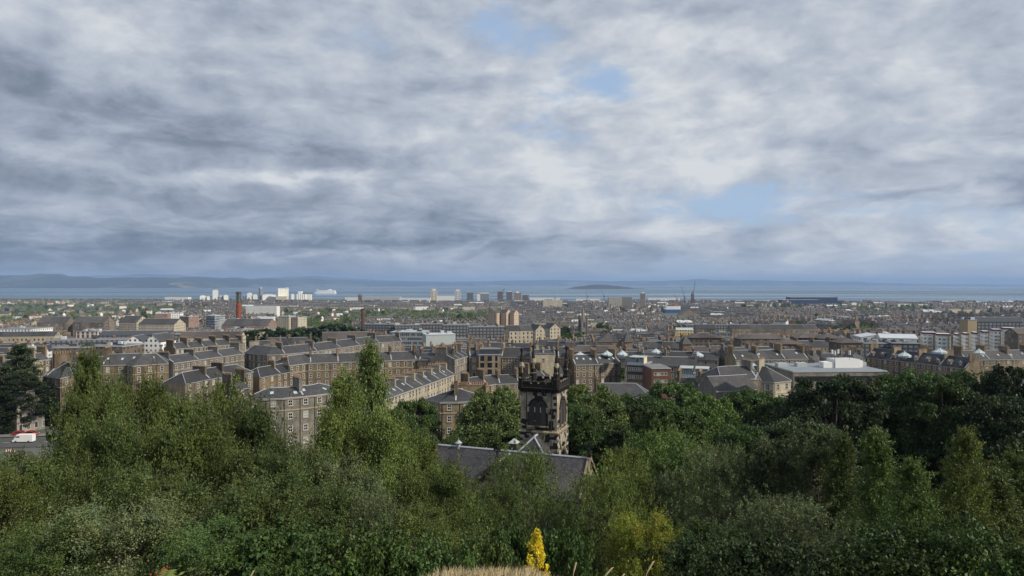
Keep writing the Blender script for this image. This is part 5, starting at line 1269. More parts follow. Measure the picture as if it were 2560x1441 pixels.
def pyr(name, label, px, ytip, yeave, d, half, wall=None):
    c_ = pix(px, yeave, d); zg = gz(c_.x, d); root = empty(name, (c_.x, d, zg), R(45) * 0 + R(12), label, 'building'); e = c_.z - zg
    mb = MB(); mb.box((0, 0, e / 2 - 1), (2 * half * .85, 2 * half * .85, e + 2)); mb.build('wall', wall or M['brownstone'], root)
    mb = MB(); mb.lathe((0, 0, e), [(half * 1.45, -.1), (.1, pix(0, ytip, d).z - c_.z)], 4, 0, R(45)); mb.tube([(0, 0, e + pix(0, ytip, d).z - c_.z - .4), (0, 0, e + pix(0, ytip, d).z - c_.z + 1.2)], .1, 4, 1); mb.build('roof', [M['slate'], M['lead']], root)
    FOOT.append((c_.x, d, half * 1.6)); return root
pyr('turret', 'slate pyramid roof right of the stone spire, left of two', 1568, 831, 855, 470, 3.4); pyr('turret', 'slate pyramid roof above the penthouse flats, right of two', 1713, 838, 860, 450, 3.4)
pyr('turret', 'small pyramid roof at the left end of the brown tiled hall', 797, 850, 862, 470, 2.6, M['buffstone']); pyr('turret', 'small grey pyramid roof left of the curved terrace ridge', 714, 849, 862, 470, 2.0, M['buffstone'])
block('church_hall', 'broad grey hipped church hall left of the left pyramid roof', 1495, 1556, 856, 470, 20, M['buffstone'], 'hip', 'oldslate', 6, cat='hall')
# glass cupolas on the roofs to the right of the tower
mb = MB(); mb.lathe((0, 0, 0), [(2.6, 0), (2.6, .7), (2.75, .72), (.5, 2.2), (.4, 2.5), (.05, 2.9)], 8)
for k in range(8): a = k * math.pi / 4; mb.tube([(2.75 * math.cos(a), 2.75 * math.sin(a), .74), (.5 * math.cos(a), .5 * math.sin(a), 2.24)], .07, 4, 1)
cup = mb.mesh('cupola', [M['glassroof'], M['sash']])
for i, (px, y, d, lb) in enumerate(((1450, 893, 362, 'glass cupola on the roof nearest the tower pinnacles'), (1518, 890, 362, 'glass cupola on the roof halfway to the black flats'), (1556, 890, 352, 'glass cupola on the roof behind the first penthouse'), (1878, 921, 300, 'glass cupola behind the square villa, left one'), (1902, 925, 292, 'glass cupola behind the square villa, middle one'), (1923, 926, 296, 'glass cupola behind the square villa, right one'),
                            (1640, 884, 380, 'glass cupola above the brick wing'), (1745, 892, 380, 'wide glass cupola above the timber screened penthouse'), (2262, 893, 340, 'glass roof light behind the dormered terrace, left one'), (2350, 884, 350, 'glass roof light under the white gabled end block'), (2448, 886, 340, 'ribbed glass roof below the tallest white flats'))):
    p = pix(px, y, d); o = link('cupola', cup, None, p, rnd.random()); o.scale = (rnd.uniform(.9, 1.25),) * 2 + (1,); tag(o, lb, 'cupola', 'glass cupolas on the roofs')
# ------------------------------------------------------------------ landmarks of the port and the shore
def tower_block(name, label, x0, x1, ytop, d, dep, wall, cat='tower block', group=None, cap=None, rz=0.0, roof='flatroof', trim=None):
    def ex(root, q, e):
        if cap: part_box('roof_plant', root, 0, 0, e + .45, (q[1] - q[0]).length * cap[0], dep * .5, cap[1], M['white'])
        if trim:
            L = (q[1] - q[0]).length; t_ = (q[1] - q[0]).normalized(); ang = math.atan2(t_.y, t_.x); p = q[0].lerp(q[1], .5)
            part_box('stair_band', root, p.x, p.y - .1, 1, L * .26, .8, e - 1.5, trim, ang)
            for k in range(4): part_box('stair_window', root, p.x + math.sin(ang) * .6, p.y - .6, e * (.3 + .18 * k), L * .14, .3, e * .06, M['steel'], ang)
    return block(name, label, x0, x1, ytop, d, dep, wall, 'flat', roof, cat=cat, group=group, rz=rz, extra=ex)
def chimney_tower(name, label, px, ytop, ybase, d, r0, r1, mt, bands=0, lattice=False):
    c_ = pix(px, ybase, d); zg = gz(c_.x, d); zt = pix(px, ytop, d).z - zg
    root = empty(name, (c_.x, d, zg), 0, label, 'chimney'); mb = MB()
    hl = zt * (.76 if lattice else 1)
    mb.lathe((0, 0, -1), [(r0, 0)] + [(r0 + (r1 - r0) * q, hl * q + 1) for q in (.25, .5, .75, 1)], 8, 0, R(22.5))
    mb.build('shaft', mt, root)
    if lattice:
        mb = MB(); mb.lathe((0, 0, hl), [(r1 * .82, 0), (r1 * .8, zt - hl - 2)], 8, 0, R(22.5)); mb.build('flue', plain('green_flue', (.10, .15, .13), .7), root)
        mb = MB()
        for k in range(8): a = R(22.5 + 45 * k); mb.tube([(r1 * math.cos(a), r1 * math.sin(a), hl), (r1 * math.cos(a), r1 * math.sin(a), zt)], .28, 4)
        for z in (hl + .4, (hl + zt) / 2): mb.lathe((0, 0, z), [(r1 * 1.0, 0), (r1 * 1.03, .3), (r1, .6)], 8, 0, R(22.5))
        mb.lathe((0, 0, zt - 2.2), [(r1 * .9, 0), (r1 * 1.16, .2), (r1 * 1.16, 1.0), (r1 * 1.0, 1.3), (r1 * 1.0, 2.2)], 8, 0, R(22.5)); mb.build('crown_frame', plain('rusty_green_steel', (.085, .085, .07), .7), root)
    else:
        mb = MB(); mb.lathe((0, 0, zt - .2), [(r1 * 1.0, 0), (r1 * 1.2, .2), (r1 * 1.2, 1.6), (r1 * .95, 1.7)], 8, 0, R(22.5)); mb.build('cap', M['steel'], root)
        for k in range(bands): mb = MB(); z = zt * (.35 + .6 * k / bands); rr = r0 + (r1 - r0) * z / zt; mb.lathe((0, 0, z), [(rr, 0), (rr * 1.05, .1), (rr * 1.05, .5), (rr, .6)], 8, 0, R(22.5)); mb.build('band', M['steel'], root)
    FOOT.append((c_.x, d, 8)); return root
chimney_tower('brick_chimney', 'tall orange red brick chimney with an open green steel crown', 596.5, 729.5, 806, 960, 4.0, 3.4, stone('chimney_brick', (0.30, 0.095, 0.05), .2, (.9, .3)), lattice=True)
chimney_tower('brick_chimney', 'short banded brown brick chimney among the trees in the centre', 907.5, 775, 812, 850, 2.4, 2.1, stone('banded_brick', (0.13, 0.06, 0.048), .3, (.9, .9), 0, .5), bands=7)
def spire(name, label, px, ytip, ysh, ybase, d, half, st):
    c_ = pix(px, ybase, d); zg = gz(c_.x, d); z1 = pix(px, ysh, d).z - zg; z2 = pix(px, ytip, d).z - zg
    root = empty(name, (c_.x, d, zg), R(20), label, 'church spire')
    mb = MB(); mb.box((0, 0, z1 / 2 - 1), (2 * half, 2 * half, z1 + 2))
    for sx in (1, -1):
        for sy in (1, -1): mb.lathe((sx * half, sy * half, 0), [(half * .3, 0), (half * .28, z1 + half), (.05, z1 + half * 3)], 5)
    mb.build('belfry', st, root)
    mb = MB(); mb.lathe((0, 0, z1), [(half * 1.0, 0), (half * .52, (z2 - z1) * .5), (.06, z2 - z1)], 8, 0, R(22.5)); mb.build('steeple', st, root)
    mb = MB()
    for k in range(4): a = k * math.pi / 2; mb.box((math.cos(a) * half, math.sin(a) * half, z1 * .78), (half * .7, .3, z1 * .22), 0, a + math.pi / 2)
    mb.build('louvre', M['steel'], root); FOOT.append((c_.x, d, half * 2)); return root
spire('church_spire', 'grey stone needle spire left of the bushy dark trees in the middle', 1457.5, 766, 800, 822, 850, 3.6, M['greystone'])
spire('church_spire', 'small dark church spire near the shore, right of the cruise ship', 900, 733, 745, 753, 3000, 6, M['sootstone'])
spire('church_spire', 'thin pale steeple near the blue sheds', 1914, 757, 765, 775, 2600, 3, M['palestone'])
spire('church_spire', 'thin red steeple below the blue sheds', 1974.5, 750, 762, 775, 2600, 2.4, M['brick'])
DOCK = 'white blocks on the western harbour'
for x0, x1, yt, lb, wl in ((498, 517, 740.5, 'low white flats at the far left end of the left harbour cluster', WHT), (515, 532, 742, 'white flats left of the left harbour tower', WHT), (530, 547, 726.5, 'white tower of the left harbour cluster', WHT), (545, 560, 741.5, 'grey white flats right of the left harbour tower', GLS), (557, 573, 739.5, 'white flats at the right end of the left harbour cluster', WHT),
                       (616, 632, 734, 'white flats at the left end of the right harbour cluster', WHT), (631, 650, 738, 'low white flats left of the right harbour tower', WHT), (647.5, 660.5, 721, 'white tower of the right harbour cluster', GLS), (656, 690, 737.5, 'long white flats between the right harbour tower and the mill', WHT), (726, 738, 737, 'small white block between the mill and the silo', WHT), (505, 524, 745, 'lowest white flats in front of the left harbour cluster', WHT), (538, 556, 745.5, 'low white flats in front of the left harbour tower', WHT), (622, 640, 743, 'white flats in front of the right harbour cluster at its left', WHT), (668, 692, 743.5, 'low white flats in front of the right harbour cluster beside the mill', WHT), (608, 618, 741, 'small grey white flats left of the right harbour cluster', GLS)):
    tower_block('harbour_flats', lb, x0, x1, yt, 3900, 28, wl, 'flats', DOCK, (.5, 3), R(rnd.choice((24, 34))), 'whiteroof')
MILL = FM('mill_wall', (.86, .83, .72), sp=(9, 9), win=(.35, .25), soot=.08, noise=.05)
def ex(root, q, e): part_box('annexe', root, 6, -32, 0, 60, 26, 22, M['cream'], top=M['whiteroof']); part_box('lift_tower', root, 22, -4, e, 14, 20, 4, M['white'])
block('flour_mill', 'big square cream flour mill, tallest block on the harbour', 693, 723.5, 721.5, 3850, 40, MILL, 'flat', 'whiteroof', extra=ex, cat='mill', rz=R(26))
def ex(root, q, e):
    a, b = q[0], q[1]
    for k in range(5): p = a.lerp(b, .06 + .62 * k / 4.6); mb = MB(); mb.lathe((0, 0, 0), [(6.2, 0), (6.2, e)], 10); mb.build('silo', M['white'], root, loc=(p.x, p.y, 0))
    part_box('head_house', root, a.x * .62, 6, e, 20, 22, 16, M['white'])
    p = a.lerp(b, .5); part_box('conveyor', root, p.x + 6, 10, e + .5, 70, 12, 5, plain('green_sheet', (.12, .17, .12), .7))
block('grain_silo', 'white grain silo with a row of round bins and a green conveyor', 740, 778, 736, 3800, 36, M['white'], 'flat', 'whiteroof', extra=ex, cat='silo', rz=R(8))
T2 = FM('yellow_tower', (.62, .52, .30), sp=(6, 2.9), win=(.45, .5), soot=0)
tower_block('tower_block', 'yellow and white tower block, left one of the harbour pair', 1076.5, 1092, 727, 3300, 22, T2, cap=(.55, 8), trim=M['white'])
tower_block('tower_block', 'white tower block with grey flanks, right one of the harbour pair', 1136.5, 1151.5, 728, 3400, 22, FM('grey_tower', (.52, .52, .52), sp=(6, 2.9), win=(.45, .5), soot=0), cap=(.6, 7), trim=M['white'])
block('shopping_centre', 'long white windowless shed between the two harbour tower blocks', 1088, 1137.5, 740.5, 3700, 40, M['white'], 'flat', 'whiteroof', cat='shed')
tower_block('office_tower', 'pair of black glass towers right of the white tower block', 1167, 1182.5, 732.5, 3500, 26, DRK, 'office')
def ex(root, q, e):
    L = (q[1] - q[0]).length
    part_box('white_frame', root, -L * .38, q[0].y - .8, 0, L * .26, 1.6, e + 3, M['white']); part_box('white_frame', root, 0, q[0].y - .8, e - .5, L, 1.6, 5, M['white'])
block('office_building', 'government office with a white frame round dark glass, on the harbour', 1193, 1222.5, 734.5, 3500, 40, GLS, 'flat', extra=ex, cat='office')
tower_block('tower_block', 'brown unfinished tower with a crane beside it on the harbour', 1243.5, 1257, 729.5, 3500, 26, BRN)
tower_block('tower_block', 'blue grey tower right of the harbour tower crane', 1265.5, 1281, 730, 3500, 26, DRK, cap=(.8, 2))
tower_block('tower_block', 'red brown stepped tower on the harbour', 1284.5, 1303, 733, 3500, 26, BRK, cap=(.4, 7))
tower_block('tower_block', 'lowest brown tower of the harbour group', 1306, 1321.5, 738, 3500, 26, BRN)
block('flats', 'long cream slab of flats left of the two dock cranes', 1357, 1407, 751, 2700, 18, CRM, 'flat', 'flatroof', cat='flats', rz=R(8))
for x0, x1, yt, lb in ((1521, 1556, 745, 'left wing of the big grey slab of flats near the docks'), (1555, 1581, 744, 'right wing of the big grey slab of flats near the docks')): block('flats', lb, x0, x1, yt, 2500, 14, TWR, 'flat', cat='flats', rz=R(6 if x0 < 1540 else -14))
tower_block('tower_block', 'tall pale tower block right of the grey slab of flats', 1598.5, 1615, 734, 2450, 20, TWR, cap=(.5, 3), rz=R(-14))
BL = plain('blue_sheeting', (.022, .042, .10), .6, 0, .15, .02)
block('shed', 'large dark blue shed with white roof edge near the water', 1977, 2094, 743.5, 3250, 60, BL, 'flat', 'whiteroof', cat='shed', over=1.5)
block('shed', 'lower dark blue shed in front of the large one', 1952, 2050, 750, 3180, 40, BL, 'flat', 'whiteroof', cat='shed', over=1.5)
block('shed', 'long brown shed near the water right of the blue sheds', 2202, 2297, 755.5, 3000, 50, BRN, 'flat', 'flatroof', cat='shed')
block('shed', 'dark shed beside the long brown one', 2180, 2201, 754, 3000, 40, DRK, 'flat', 'zinc', cat='shed')
block('shed', 'pale pyramid roofed hall right below the large blue shed', 2126, 2160, 763, 2700, 50, SHED, 'hip', 'zinc', 9, cat='shed')
block('warehouse', 'brown gabled warehouse below the tall crane', 1703, 1748, 786, 1900, 40, BRK, 'gable', 'brownslate', 13, cat='warehouse', ridge='across')
block('warehouse', 'white box warehouse right of the brown gabled warehouse', 1767, 1782, 781, 1800, 20, WHT, 'flat', 'whiteroof', cat='warehouse')
for x0, x1, yt, d, lb in ((862, 905, 744, 3600, 'low white quay shed right of the cruise ship'), (905, 1000, 742.5, 3600, 'long grey roofed quay shed in the distance'), (998, 1075, 746, 3500, 'white and green low buildings left of the tower pair'), (1325, 1400, 745.5, 3400, 'low white quay roofs right of the harbour towers'), (1440, 1500, 748, 3300, 'pale low flats behind the two dock cranes'), (1620, 1700, 746, 3400, 'pale quay shed right of the tall pale tower block'),
                          (1760, 1850, 752, 3300, 'long blue quay shed left of the blue sheds'), (1848, 1950, 752.5, 3200, 'grey striped quay shed beside the blue sheds'), (412, 470, 743.5, 3900, 'low white office at the left shore'), (2440, 2500, 761, 2900, 'brown wall of sheds near the white dome'), (2505, 2580, 776, 2300, 'red brick works at the right edge')):
    block('shed', lb, x0, x1, yt, d, 40, WHT if 'white' in lb or 'pale' in lb else SHED if 'grey' in lb or 'blue' in lb else BRK, 'flat', 'whiteroof' if 'brick' not in lb else 'flatroof', cat='shed')
def crane(label, px, ybase, ytip, pxtip, d, mastfrac=.55, th=.9):
    b_ = pix(px, ybase, d); zg = max(0, gz(b_.x, d)); root = empty('dock_crane', (b_.x, d, zg), 0, label, 'crane', 'cranes of the docks'); tz = pix(pxtip, ytip, d).z - zg; tx = (pxtip - px) / FPX * d
    mh = tz * mastfrac; mb = MB()
    for sx in (-1, 1):
        for sy in (-1, 1): mb.tube([(sx * th * 4, sy * th * 4, 0), (sx * th * 1.2, sy * th * 1.2, mh)], th * .5, 4)
    for q in (.2, .45, .7, .95): mb.box((0, 0, mh * q), (th * 7.5 * (1 - .65 * q), th * 7.5 * (1 - .65 * q), th * .7))
    mb.build('mast', M['steel'], root)
    mb = MB(); mb.box((-math.copysign(th * 2, tx), 0, mh), (th * 7, th * 4, th * 4)); mb.build('cab', M['steel'], root)
    mb = MB()
    for s_ in (-1, 1): mb.tube([(0, s_ * th, mh), (tx, 0, tz)], th * .5, 4)
    mb.tube([(0, 0, mh + th * 5), (tx * .95, 0, tz * .985)], th * .22, 3); mb.tube([(0, 0, mh), (0, 0, mh + th * 5)], th * .4, 4)
    mb.build('jib', M['steel'], root); return root
crane('low dark dock crane left of the two leaning cranes', 1387, 747, 737, 1383, 3300); crane('dark dock crane leaning left above the quay', 1468, 748, 727, 1463, 3300); crane('dark dock crane leaning left, right of its twin', 1510, 748, 727, 1504, 3300)
crane('tower crane between the brown and blue grey towers', 1259.5, 750, 720, 1262.5, 3480, .85, .8); crane('short dock crane left of the tallest crane', 1692, 756, 735, 1684, 2900); crane('slim dock crane left of the tallest crane', 1711, 752, 716, 1703, 3000, .4); crane('tallest dock crane with near upright jib', 1733, 760, 702, 1738, 2700, .45, 1.2)
b_ = pix(1731, 762, 2680); rt = empty('rig_tower', (b_.x, 2680, 3), 0, 'brown lattice tower standing at the foot of the tallest crane', 'tower'); mb = MB(); zt = pix(0, 735, 2680).z - 3
for sx in (-1, 1):
    for sy in (-1, 1): mb.tube([(sx * 5, sy * 5, 0), (sx * 3.4, sy * 3.4, zt)], 1.0, 4)
for k in range(9): mb.box((0, 0, zt * k / 9 + 1), (9 - k * .3, 9 - k * .3, 2.2))
mb.build('frame', plain('rust_brown_steel', (.13, .08, .055), .8), rt); mb = MB(); mb.lathe((0, 0, zt), [(3.5, 0), (1.2, 6), (.2, 12)], 6); mb.build('cap', M['steel'], rt)
# white dome, dark tower by the shore
c_ = pix(2524, 761, 2950); rt = empty('storage_dome', (c_.x, 2950, 3), 0, 'white storage dome at the right shore', 'dome'); mb = MB(); rr = 20
mb.lathe((0, 0, 0), [(rr * math.cos(a), rr * math.sin(a) * .95 + 1) for a in np.linspace(0, 1.55, 9)], 24); o = mb.build('shell', M['white'], rt, merge=True)
for p in o.data.polygons: p.use_smooth = True
mb = MB(); mb.lathe((0, 0, -2), [(rr * 1.04, 0), (rr * 1.04, 3), (rr, 3.1)], 24); mb.build('plinth', M['greystone'], rt)
tower_block('gas_tower', 'dark square tower at the right shore beside the dome', 2543, 2550, 751.5, 2950, 12, DRK, 'tower')
tower_block('gas_tower', 'dark tower at the right picture edge past the dome', 2556, 2566, 752.5, 2950, 12, DRK, 'tower')
# ships
def ship(name, label, xb, xs, ywl, d, hull_h, decks, hullm, funnel, cat):
    """xb bow and xs stern in picture x; lies on the water"""
    b_, s_ = pix(xb, ywl, d), pix(xs, ywl, d); L = abs(s_.x - b_.x); sg = 1 if s_.x > b_.x else -1; Bm = L * .125
    root = empty(name, ((b_.x + s_.x) / 2, d, 0.0), 0 if sg > 0 else math.pi, label, cat)
    def plan(f0, f1, bw, rake):                              # hull outline, bow at -x
        xs_ = [-L / 2 * f0 - rake, -L / 2 * f0 + L * .05, -L / 2 * f0 + L * .14, L / 2 * f1 - L * .04, L / 2 * f1]; ws = [.02, .55, 1, 1, .8]
        return [(x, -w_ * bw / 2) for x, w_ in zip(xs_, ws)] + [(x, w_ * bw / 2) for x, w_ in reversed(list(zip(xs_, ws)))]
    lo, hi = plan(.94, .97, Bm * .9, 0), plan(.97, .985, Bm, L * .02); mb = MB(); n = len(lo)
    for k in range(n): mb.face([(*lo[k], -2), (*lo[(k + 1) % n], -2), (*hi[(k + 1) % n], hull_h), (*hi[k], hull_h)], 0)
    mb.face([(*p, hull_h) for p in hi], 0); mb.build('hull', hullm, root)
    dk = FM('ship_decks', (.86, .86, .84), sp=(4.2, 3.2), win=(.6, .34), soot=0, noise=.03, glass=(.4, .42, .45))
    z = hull_h; fr, bk = .86, .95
    for k in range(decks):
        mb = MB(); P = plan(fr, bk, Bm * .92, -L * .02); mb.prism(P, z, z + 3.1); mb.build('deck', dk, root); z += 3.11
        fr -= .04 if k < 2 else .012; bk -= .03 if k > 3 else .006
    mb = MB(); mb.box((-L * .30, 0, z + 2.0), (L * .06, Bm * .9, 4.0)); mb.build('bridge', dk, root)
    mb = MB(); mb.box((L * .22, 0, z + 3.0), (L * .16, Bm * .6, 6)); mb.box((L * .25, 0, z + 8), (L * .07, Bm * .36, 5)); mb.build('funnel', funnel, root)
    mb = MB(); mb.tube([(-L * .27, 0, z + 3), (-L * .26, 0, z + 13)], [1.6, .5], 5); mb.lathe((-L * .24, 0, z + 4), [(2.5, 0), (3, 2.4), (1.8, 4.6), (.2, 5.4)], 8); mb.build('mast', M['white'], root)
    return root
ship('cruise_ship', 'white cruise ship lying off the shore to the right of the silo', 779.5, 841, 734.5, 6650, 11, 7, plain('ship_white', (.92, .92, .92), .5), plain('ship_white_funnel', (.9, .9, .9), .5), 'ship')
sh_ = ship('supply_ship', 'blue hulled supply ship with white house, berthed among the right middle roofs', 1656, 1702, 786, 2050, 9, 3, plain('blue_hull', (.05, .11, .26), .5), plain('red_funnel', (.38, .16, .10), .6), 'ship')
sh_.location.z = gz(sh_.location.x, 2050) + 1.5
for px, y, d, lb in ((1752, 714.5, 16000, 'tiny white sailing boat far out below the distant hills'),):
    p = pix(px, y, d); rt = empty('sailing_boat', (p.x, d, 0), .4, lb, 'boat'); mb = MB(); mb.prism([(-8, 0), (0, -3), (9, -2), (9, 2), (0, 3)], -1, 3); mb.build('hull', M['white'], rt)
    mb = MB(); mb.prism([(-6, -.1), (4, -.1), (4, .1), (-6, .1)], 4, 6); mb.face([(-7, 0, 4), (6, 0, 4), (1, 0, 26)]); mb.build('sail', M['white'], rt); mb = MB(); mb.tube([(1, 0, 2), (1, 0, 27)], .3, 4); mb.build('mast', M['steel'], rt)

# ------------------------------------------------------------------ the mass of the town
LMK = [(38, 'the black conifer'), (130, 'the cream tenement'), (215, 'the yellowing birch'), (310, 'the white mansard flats'), (430, 'the student blocks'), (535, 'the left harbour tower'), (596, 'the tall brick chimney'), (654, 'the right harbour tower'), (708, 'the flour mill'), (758, 'the grain silo'), (812, 'the cruise ship'),
       (907, 'the banded chimney'), (1000, 'the distant quay shed'), (1084, 'the yellow tower block'), (1144, 'the white tower block'), (1208, 'the framed harbour office'), (1270, 'the harbour crane'), (1340, 'the cream new flats'), (1400, 'the cream slab'), (1457, 'the stone needle spire'), (1550, 'the grey slab'), (1606, 'the pale tower'), (1680, 'the blue ship'), (1735, 'the tallest crane'),
       (1800, 'the blue quay shed'), (1900, 'the striped quay shed'), (1985, 'the red block'), (2050, 'the large blue shed'), (2140, 'the pyramid hall'), (2240, 'the long brown shed'), (2330, 'the white gabled block'), (2430, 'the brown brick tower'), (2524, 'the white dome')]
ORD = ['nearest', 'second nearest', 'third nearest', 'fourth nearest', 'fifth nearest', 'sixth nearest', 'seventh nearest', 'eighth nearest', 'ninth nearest', 'tenth nearest', 'eleventh nearest', 'twelfth nearest', 'thirteenth nearest', 'fourteenth nearest', 'fifteenth nearest', 'sixteenth nearest']
PEND = []
def later_label(o, what, where): PEND.append((o, what, where))
def settle_labels():
    g = {}
    for o, what, where in PEND:
        x, y = o.location.x, o.location.y; px = 1280 + x / y * FPX
        lx, ln = min(LMK, key=lambda l: abs(l[0] - px)); side = 'in line with' if abs(px - lx) < 13 else ('left of' if px < lx else 'right of')
        g.setdefault((what, where, side, ln), []).append((y, o))
    for (what, where, side, ln), v in g.items():
        v.sort(key=lambda t: t[0])
        for k, (y, o) in enumerate(v): o['label'] = f"{ORD[min(k, 15)]} {what} {where} {side} {ln}" if len(v) > 1 else f"{what} {where} {side} {ln}"
def house_parts(L, dep, h, rise, wall, roof, st, nch, hip=False, ds=.0):
    """a stretch of town house about its own middle: walls, roof, chimneys"""
    mw, mr = MB(), MB(); x, y = L / 2, dep / 2
    q = [(-x, -y), (x, -y), (x, y), (-x, y)]
    for k in range(4):
        a, b = q[k], q[(k + 1) % 4]; l_ = L if k % 2 == 0 else dep
        mw.face([(*a, -3), (*b, -3), (*b, h), (*a, h)], 0, [(0, -3), (l_, -3), (l_, h), (0, h)])
    o = .3; hp = y * .9 if hip else 0; s_ = math.hypot(y, rise)
    A = [(-x - o * hip, -y - o), (x + o * hip, -y - o), (x + o * hip, y + o), (-x - o * hip, y + o)]; r0, r1 = (-x + hp, 0), (x - hp, 0)
    uv = [(0, 0), (L, 0), (L, s_), (0, s_)]
    mr.face([(*A[0], h - .1), (*A[1], h - .1), (*r1, h + rise), (*r0, h + rise)], 0, uv); mr.face([(*A[2], h - .1), (*A[3], h - .1), (*r0, h + rise), (*r1, h + rise)], 0, uv)
    if hip: mr.face([(*A[3], h - .1), (*A[0], h - .1), (*r0, h + rise)], 0); mr.face([(*A[1], h - .1), (*A[2], h - .1), (*r1, h + rise)], 0)
    else: mw.face([(-x, y, h), (-x, -y, h), (-x, 0, h + rise)], 0); mw.face([(x, -y, h), (x, y, h), (x, 0, h + rise)], 0)
    mr.tube([(*r0, h + rise), (*r1, h + rise)], .15, 4, 1)
    ch = []
    for k in range(nch):
        cx = -x + .7 + (L - 1.4) * (k / max(1, nch - 1)) + (.0 if 0 < k < nch - 1 else 0); ch.append((cx, 0.0, h + rise - 1.6))
    return mw, mr, ch
WALLS = [('tan stone tenement', TEN, 'buffstone'), ('brown stone tenement', TEN2, 'brownstone'), ('grey stone tenement', TEN3, 'greystone')]
ROOFS = [M['slate'], M['oldslate'], M['slate'], M['slate'], M['brownslate']]
VAR = []
for k in range(18):
    L = (20, 28, 36, 44)[k % 4]; dep = rnd.choice((10, 11.5, 13)); h = rnd.choice((9.5, 11, 12.5, 14)); w_ = WALLS[k % 3]
    mw, mr, ch = house_parts(L, dep, h, rnd.uniform(3.0, 4.4), w_[1], None, None, max(2, round(L / 11)), k % 5 == 4)
    st = stack(4.0 if k % 2 else 3.0, 1.0, 3.4 if k % 3 else 4.0, 6, w_[2]); rf = ROOFS[k % 5]
    mono = MB()                                             # one mesh for the far copies
    for src, off in ((mw, 0), (mr, 1)): mono.v += []; n0 = len(mono.v); mono.v += src.v; mono.f += [tuple(i + n0 for i in f) for f in src.f]; mono.m += [m_ + off for m_ in src.m]; mono.uv += src.uv
    for c_ in ch: mono.box((c_[0], c_[1], c_[2] + 1.9), (1.0, 3.4, 3.8), 3); mono.box((c_[0], c_[1], c_[2] + 4.0), (.5, 3.0, .7), 4)
    if k % 3 == 1:
        for s_ in (-.3, .2): mono.box((L * s_, -dep * .32, h + 1.6), (1.7, 1.6, 2.2), 5)
    for s_ in range(3): mono.box((L * rnd.uniform(-.42, .42), rnd.choice((-1, -1, 1)) * dep * rnd.uniform(.12, .3), h + 1.9), (rnd.uniform(.8, 1.6), rnd.uniform(.8, 1.4), 1.2), rnd.choice((5, 6, 6)))
    VAR.append(dict(L=L, dep=dep, h=h, what=w_[0], wall=mw.mesh('wall', w_[1]), roof=mr.mesh('roof', [rf, M['lead']]), stack=st, ch=ch, mono=mono.mesh('tenement', [w_[1], rf, M['lead'], M[w_[2]], M['pot'], M['lead'], M['whiteroof']]), src=mono))
WOODS = [(-60, 395, 762, 818), (395, 520, 766, 782), (700, 1265, 776, 812), (590, 700, 838, 862), (700, 905, 800, 870), (1330, 1450, 832, 880), (1490, 1545, 826, 860), (1820, 2000, 768, 778), (2090, 2330, 770, 786), (2330, 2520, 784, 794), (1960, 2010, 815, 850), (2060, 2200, 820, 850), (2440, 2580, 868, 890), (1120, 1200, 872, 890), (600, 690, 776, 788)]
VIS = [(o.location.x, o.location.y) for o in ()]
def wood_here(px, yb): return any(a <= px <= b and c_ <= yb <= d_ for a, b, c_, d_ in WOODS)
KEEP += [(1268, 1410, 838, 590), (1452, 1463, 815, 850), (590, 603, 803, 960), (903, 912, 808, 850), (2300, 2546, 870, 525), (1213, 1291, 802, 1050), (612, 694, 778, 1700), (1977, 2094, 756, 3250), (693, 779, 748, 3800), (498, 690, 747, 3900), (1076, 1152, 748, 3300), (1521, 1615, 764, 2450), (1357, 1407, 763, 2700), (92, 262, 803, 780),
        (184, 249, 842, 560), (-30, 130, 852, 540), (306, 406, 868, 440), (447, 600, 843, 500), (120, 565, 842, 500), (60, 128, 890, 425), (128, 312, 872, 400), (1713, 1856, 818, 800), (1828, 2048, 836, 690), (1850, 2160, 858, 480), (1058, 1146, 850, 520), (970, 1062, 842, 560), (905, 1262, 824, 660), (800, 930, 866, 500), (386, 752, 806, 900),
        (552, 684, 822, 640), (1495, 1720, 858, 450), (1969, 1993, 815, 980), (2445, 2556, 815, 640), (1703, 1748, 788, 1900), (1656, 1702, 786, 2050), (288, 440, 808, 760), (2150, 2300, 868, 475)]
def clear_spot(x, y, r, top_px, px0, px1):
    for fx, fy, fr in FOOT:
        if abs(fx - x) < fr + r and abs(fy - y) < fr + r and math.hypot(fx - x, fy - y) < fr + r: return False
    for a, b, yv, d in KEEP:
        if y < d - 5 and px1 > a and px0 < b and top_px < yv: return False
    return True
cells = {}
def district(px, d):
    k = (int(px // 210), int(math.log(d) * 4))
    if k not in cells: cells[k] = rnd.choice((-22, -14, 8, 14, -8, 62, -68, 20)) 
    return R(cells[k] + rnd.uniform(-3, 3))
GT_ = 'slate roofed tenements of the town'
spots = []; d = 235.0
while d < 3350:
    px = -60.0
    while px < 2620:
        v = VAR[rnd.randrange(len(VAR))]; an = district(px, d); wpx = (abs(math.cos(an)) * v['L'] + abs(math.sin(an)) * v['dep']) * FPX / d
        dd = d + rnd.uniform(-.025, .025) * d; cx = px + wpx / 2; x = (cx - 1280) / FPX * dd; z = gz(x, dd); yb = HY + FPX * (CAMZ - z) / dd
        if dd < coast(x) - 330 and not wood_here(cx, yb) and rnd.random() > .05:
            top = HY + FPX * (CAMZ - z - v['h'] - 5) / dd
            if clear_spot(x, dd, v['dep'] * .5, top, px, px + wpx) and clear_spot(x + math.cos(an) * v['L'] * .3, dd + math.sin(an) * v['L'] * .3, v['dep'] * .45, top, px, px + wpx) and clear_spot(x - math.cos(an) * v['L'] * .3, dd - math.sin(an) * v['L'] * .3, v['dep'] * .45, top, px, px + wpx):
                spots.append((dd, x, z, an, v))
        px += wpx * rnd.uniform(.98, 1.15) + rnd.choice((0, 0, 4, 9)) * 300 / d
    d += max(24, d * .036)
spots.sort(key=lambda s_: s_[0])
DIST = MB(); dm_mats = []
